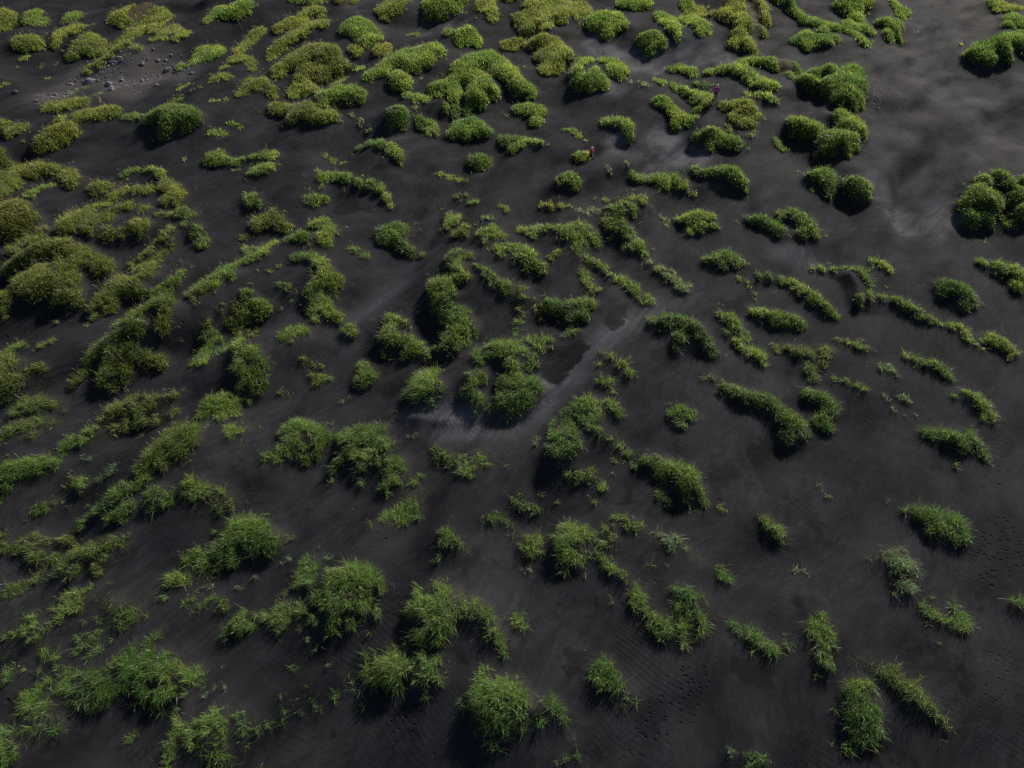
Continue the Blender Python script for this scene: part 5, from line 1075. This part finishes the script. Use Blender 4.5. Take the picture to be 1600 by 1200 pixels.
def person(label, loc, rz, J, cols, hat, size=1.0):
    """J: joint positions, facing +Y. The body is one surface; clothing, hair and hat are its children."""
    root = empty('person', loc); root.rotation_euler = (0, 0, rz); root.scale = (size,)*3
    tag(root, label, 'person', None)
    skin_m = plain('skin_' + cols['key'], (0.42, 0.26, 0.19), 0.55, 30, 0.06)
    jac = plain('jacket_' + cols['key'], cols['jacket'], 0.6, 9, 0.12)
    trs = plain('trousers_' + cols['key'], cols['trousers'], 0.8, 9, 0.2)
    boo = plain('boots_' + cols['key'], cols['boots'], 0.6, 9, 0.2)
    hm = plain('hat_' + cols['key'], cols['hat'], 0.7, 9, 0.08)
    hr = plain('hair_' + cols['key'], cols['hair'], 0.6, 40, 0.3)
    P_ = ('pelvis', 0, 0, J['hip_z'], 0.13)
    def pt(k, p, r): return (k, p[0], p[1], p[2], r)
    chest, neck, head = J['chest'], J['neck'], J['head']
    ch = [[P_, pt('waist', lerp((0, 0, J['hip_z']), chest, 0.5), 0.115), pt('chest', chest, 0.14), pt('neck', neck, 0.055), pt('jaw', lerp(neck, head, 0.45), 0.075), pt('head', head, 0.098), pt('crown', (head[0], head[1]-0.015, head[2]+0.085), 0.062)],
          [pt('head', head, 0.098), pt('nose', (head[0], head[1]+0.112, head[2]-0.02), 0.016)],
          [pt('head', head, 0.098), pt('earl', (head[0]-0.088, head[1]-0.01, head[2]-0.01), 0.02)],
          [pt('head', head, 0.098), pt('earr', (head[0]+0.088, head[1]-0.01, head[2]-0.01), 0.02)]]
    sleeves, legs, boots = [], [], []
    for s, sd_ in ((-1, 'l'), (1, 'r')):
        sh, el, wr = J['shoulder'+sd_], J['elbow'+sd_], J['wrist'+sd_]
        fw = Vector(wr)-Vector(el); fw.normalize()
        side = Vector(J['palm'+sd_]).normalized()          # across the palm, toward the thumb
        palm = Vector(wr)+fw*0.085
        nrm = fw.cross(side).normalized()*(1 if s > 0 else -1)
        ch.append([pt('chest', chest, 0.14), pt('sh'+sd_, sh, 0.062), pt('el'+sd_, el, 0.045), pt('wr'+sd_, wr, 0.030), pt('pm'+sd_, palm, 0.036)])
        for f, (off, ln) in enumerate(((0.030, 0.072), (0.010, 0.082), (-0.011, 0.076), (-0.030, 0.058))):
            a = palm+fw*0.03+side*off; b = a+fw*ln*0.55+nrm*0.008; c = b+fw*ln*0.40+nrm*0.024
            ch.append([pt('pm'+sd_, palm, 0.036), pt(f'f{f}a'+sd_, a, 0.011), pt(f'f{f}b'+sd_, b, 0.0095), pt(f'f{f}c'+sd_, c, 0.008)])
        ta = Vector(wr)+fw*0.035+side*0.038; tb = ta+fw*0.035+side*0.022; tc = tb+fw*0.028+nrm*0.01
        ch.append([pt('pm'+sd_, palm, 0.036), pt('ta'+sd_, ta, 0.013), pt('tb'+sd_, tb, 0.011), pt('tc'+sd_, tc, 0.009)])
        hp, kn, an, toe = J['hip'+sd_], J['knee'+sd_], J['ankle'+sd_], J['toe'+sd_]
        ch.append([P_, pt('hp'+sd_, hp, 0.092), pt('kn'+sd_, kn, 0.06), pt('cf'+sd_, lerp(kn, an, 0.35), 0.055), pt('an'+sd_, an, 0.038), pt('to'+sd_, toe, 0.034)])
        sleeves.append([pt('chest', chest, 0.175), pt('sh'+sd_, sh, 0.088), pt('el'+sd_, el, 0.068), pt('cuff'+sd_, lerp(el, wr, 0.92), 0.05)])
        legs.append([pt('pelvis', (0, 0, J['hip_z']), 0.148), pt('hp'+sd_, hp, 0.112), pt('kn'+sd_, kn, 0.085), pt('hem'+sd_, lerp(kn, an, 0.88), 0.066)])
        boots.append((an, toe))
    skin('body', ch, skin_m, root)
    w1 = lerp((0, 0, J['hip_z']), chest, 0.5)
    skin('jacket', [[pt('hemj', (0, 0, J['hip_z']-0.05), cols['hem']), pt('waist', w1, 0.155), pt('chest', chest, 0.175), pt('coll', lerp(chest, neck, 0.85), 0.085)]]+sleeves, jac, root)
    skin('trousers', legs, trs, root)
    for an, toe in boots:
        heel = (an[0]-(toe[0]-an[0])*0.25, an[1]-(toe[1]-an[1])*0.25, toe[2])
        skin('boot', [[pt('top', (an[0], an[1], an[2]+0.12), 0.056), pt('an', an, 0.055), pt('heel', heel, 0.046)], [pt('an', an, 0.055), pt('mid', lerp(an, toe, 0.6), 0.052), pt('toe', toe, 0.044)]], boo, root)
    hx, hy, hz = head
    skin('hair', [[('h0', hx, hy-0.025, hz+0.03, 0.098), ('h1', hx, hy-0.05, hz-0.04, 0.085), ('h2', hx, hy-0.065, hz-0.13, 0.055)]], hr, root)
    em = plain('eye_' + cols['key'], (0.05, 0.04, 0.035), 0.2, 5, 0.1)
    for s in (-1, 1):
        bm = bmesh.new(); bmesh.ops.create_uvsphere(bm, u_segments=10, v_segments=8, radius=0.013)
        for v in bm.verts: v.co += Vector((hx+s*0.034, hy+0.09, hz+0.015))
        me = bpy.data.meshes.new('eye'); bm.to_mesh(me); bm.free(); me.materials.append(em)
        link(bpy.data.objects.new('eye', me), root)
    # hat: a lathe, brimmed or a close cap
    prof = [(0.0, 0.155), (0.06, 0.148), (0.10, 0.115), (0.118, 0.06), (0.122, 0.025)]
    prof += [(0.185, 0.010), (0.195, 0.0), (0.185, -0.004), (0.118, 0.012)] if hat == 'brim' else [(0.124, -0.02), (0.120, -0.045), (0.110, -0.045), (0.106, 0.0)]
    bm = bmesh.new(); rings = []
    for r_, z_ in prof:
        rings.append([bm.verts.new((hx+max(r_, 0.002)*math.cos(q), hy-0.01+max(r_, 0.002)*1.08*math.sin(q), hz+0.03+z_)) for q in (2*math.pi*k/28 for k in range(28))])
    for a, b in zip(rings, rings[1:]):
        for k in range(28): bm.faces.new((a[k], a[(k+1) % 28], b[(k+1) % 28], b[k]))
    bm.faces.new(rings[0])
    bmesh.ops.recalc_face_normals(bm, faces=bm.faces)
    me = bpy.data.meshes.new('hat'); bm.to_mesh(me); bm.free(); me.materials.append(hm)
    for p in me.polygons: p.use_smooth = True
    link(bpy.data.objects.new('hat', me), root)
    return root

# striding, both hands raised in front
J_RED = dict(hip_z=0.93, chest=(0, 0.05, 1.32), neck=(0, 0.08, 1.50), head=(0, 0.11, 1.64),
             shoulderl=(-0.19, 0.05, 1.42), elbowl=(-0.25, 0.14, 1.16), wristl=(-0.11, 0.33, 1.28), palml=(0.5, 0.2, 0.8),
             shoulderr=(0.19, 0.05, 1.42), elbowr=(0.25, 0.12, 1.16), wristr=(0.12, 0.32, 1.27), palmr=(-0.5, 0.2, 0.8),
             hipl=(-0.10, 0, 0.88), kneel=(-0.11, -0.10, 0.50), anklel=(-0.11, -0.42, 0.13), toel=(-0.12, -0.26, 0.045),
             hipr=(0.10, 0, 0.88), kneer=(0.11, 0.16, 0.50), ankler=(0.11, 0.20, 0.10), toer=(0.12, 0.36, 0.045))
rx_, ry_ = RED_AT
person('person in a red jacket and dark trousers striding over bare sand in a pale hat', (rx_, ry_, gz(rx_, ry_)), math.radians(-68), J_RED,
       dict(key='red', jacket=(0.50, 0.022, 0.030), trousers=(0.018, 0.019, 0.026), boots=(0.02, 0.018, 0.018), hat=(0.30, 0.32, 0.33), hair=(0.012, 0.01, 0.009), hem=0.165), 'brim', 0.89)
# standing with a short step, arms hanging
J_MAG = dict(hip_z=0.92, chest=(0, 0.02, 1.31), neck=(0, 0.03, 1.49), head=(0, 0.05, 1.63),
             shoulderl=(-0.19, 0.02, 1.41), elbowl=(-0.29, 0.0, 1.14), wristl=(-0.33, 0.10, 0.90), palml=(0.1, 1, 0.2),
             shoulderr=(0.19, 0.02, 1.41), elbowr=(0.30, 0.0, 1.14), wristr=(0.36, 0.09, 0.90), palmr=(-0.1, 1, 0.2),
             hipl=(-0.10, 0, 0.87), kneel=(-0.12, 0.05, 0.49), anklel=(-0.12, -0.04, 0.10), toel=(-0.14, 0.12, 0.045),
             hipr=(0.10, 0, 0.87), kneer=(0.11, 0.12, 0.50), ankler=(0.12, 0.14, 0.10), toer=(0.14, 0.30, 0.045))
mx_, my_ = MAG_AT
person('person in a magenta jacket and white hat standing between grass mounds', (mx_, my_, gz(mx_, my_)), math.radians(-20), J_MAG,
       dict(key='magenta', jacket=(0.42, 0.012, 0.25), trousers=(0.035, 0.024, 0.032), boots=(0.16, 0.035, 0.045), hat=(0.62, 0.61, 0.60), hair=(0.02, 0.012, 0.012), hem=0.20), 'cap', 0.94)


# ------------------------------------------------------------------ camera, light, world
cam = bpy.data.cameras.new('camera'); co = bpy.data.objects.new('camera', cam); link(co)
co.location = (0, 0, CAM_H); co.rotation_euler = (math.pi/2-PITCH, 0, 0)
cam.sensor_width = 36; cam.lens = 36*FOCAL_PX/IMG_W
cam.clip_start = 0.5; cam.clip_end = 4000
SC.camera = co

sd = bpy.data.lights.new('sun', 'SUN'); so = bpy.data.objects.new('sun', sd); link(so)
sd.energy = 5.0; sd.angle = math.radians(0.6); sd.color = (1.0, 0.94, 0.84)
L = math.hypot(*SUN_DIR_XY)
to_sun = Vector((SUN_DIR_XY[0]/L*math.cos(SUN_EL), SUN_DIR_XY[1]/L*math.cos(SUN_EL), math.sin(SUN_EL)))
so.rotation_euler = to_sun.to_track_quat('Z', 'Y').to_euler()
so.location = to_sun*200

w = bpy.data.worlds.new('World'); SC.world = w; w.use_nodes = True
nt = w.node_tree; bg = nt.nodes['Background']
sky = nt.nodes.new('ShaderNodeTexSky'); sky.sky_type = 'NISHITA'; sky.sun_disc = False
sky.sun_elevation = SUN_EL; sky.sun_rotation = math.atan2(SUN_DIR_XY[0], SUN_DIR_XY[1])
nt.links.new(sky.outputs[0], bg.inputs['Color']); bg.inputs['Strength'].default_value = 0.064

SC.view_settings.view_transform = 'Standard'; SC.view_settings.look = 'None'
SC.view_settings.exposure = 0.32; SC.view_settings.gamma = 1.0
SC.render.resolution_x = 1024; SC.render.resolution_y = 768
SC.cycles.max_bounces = 6; SC.cycles.transmission_bounces = 4; SC.cycles.diffuse_bounces = 3
SC.cycles.use_denoising = False
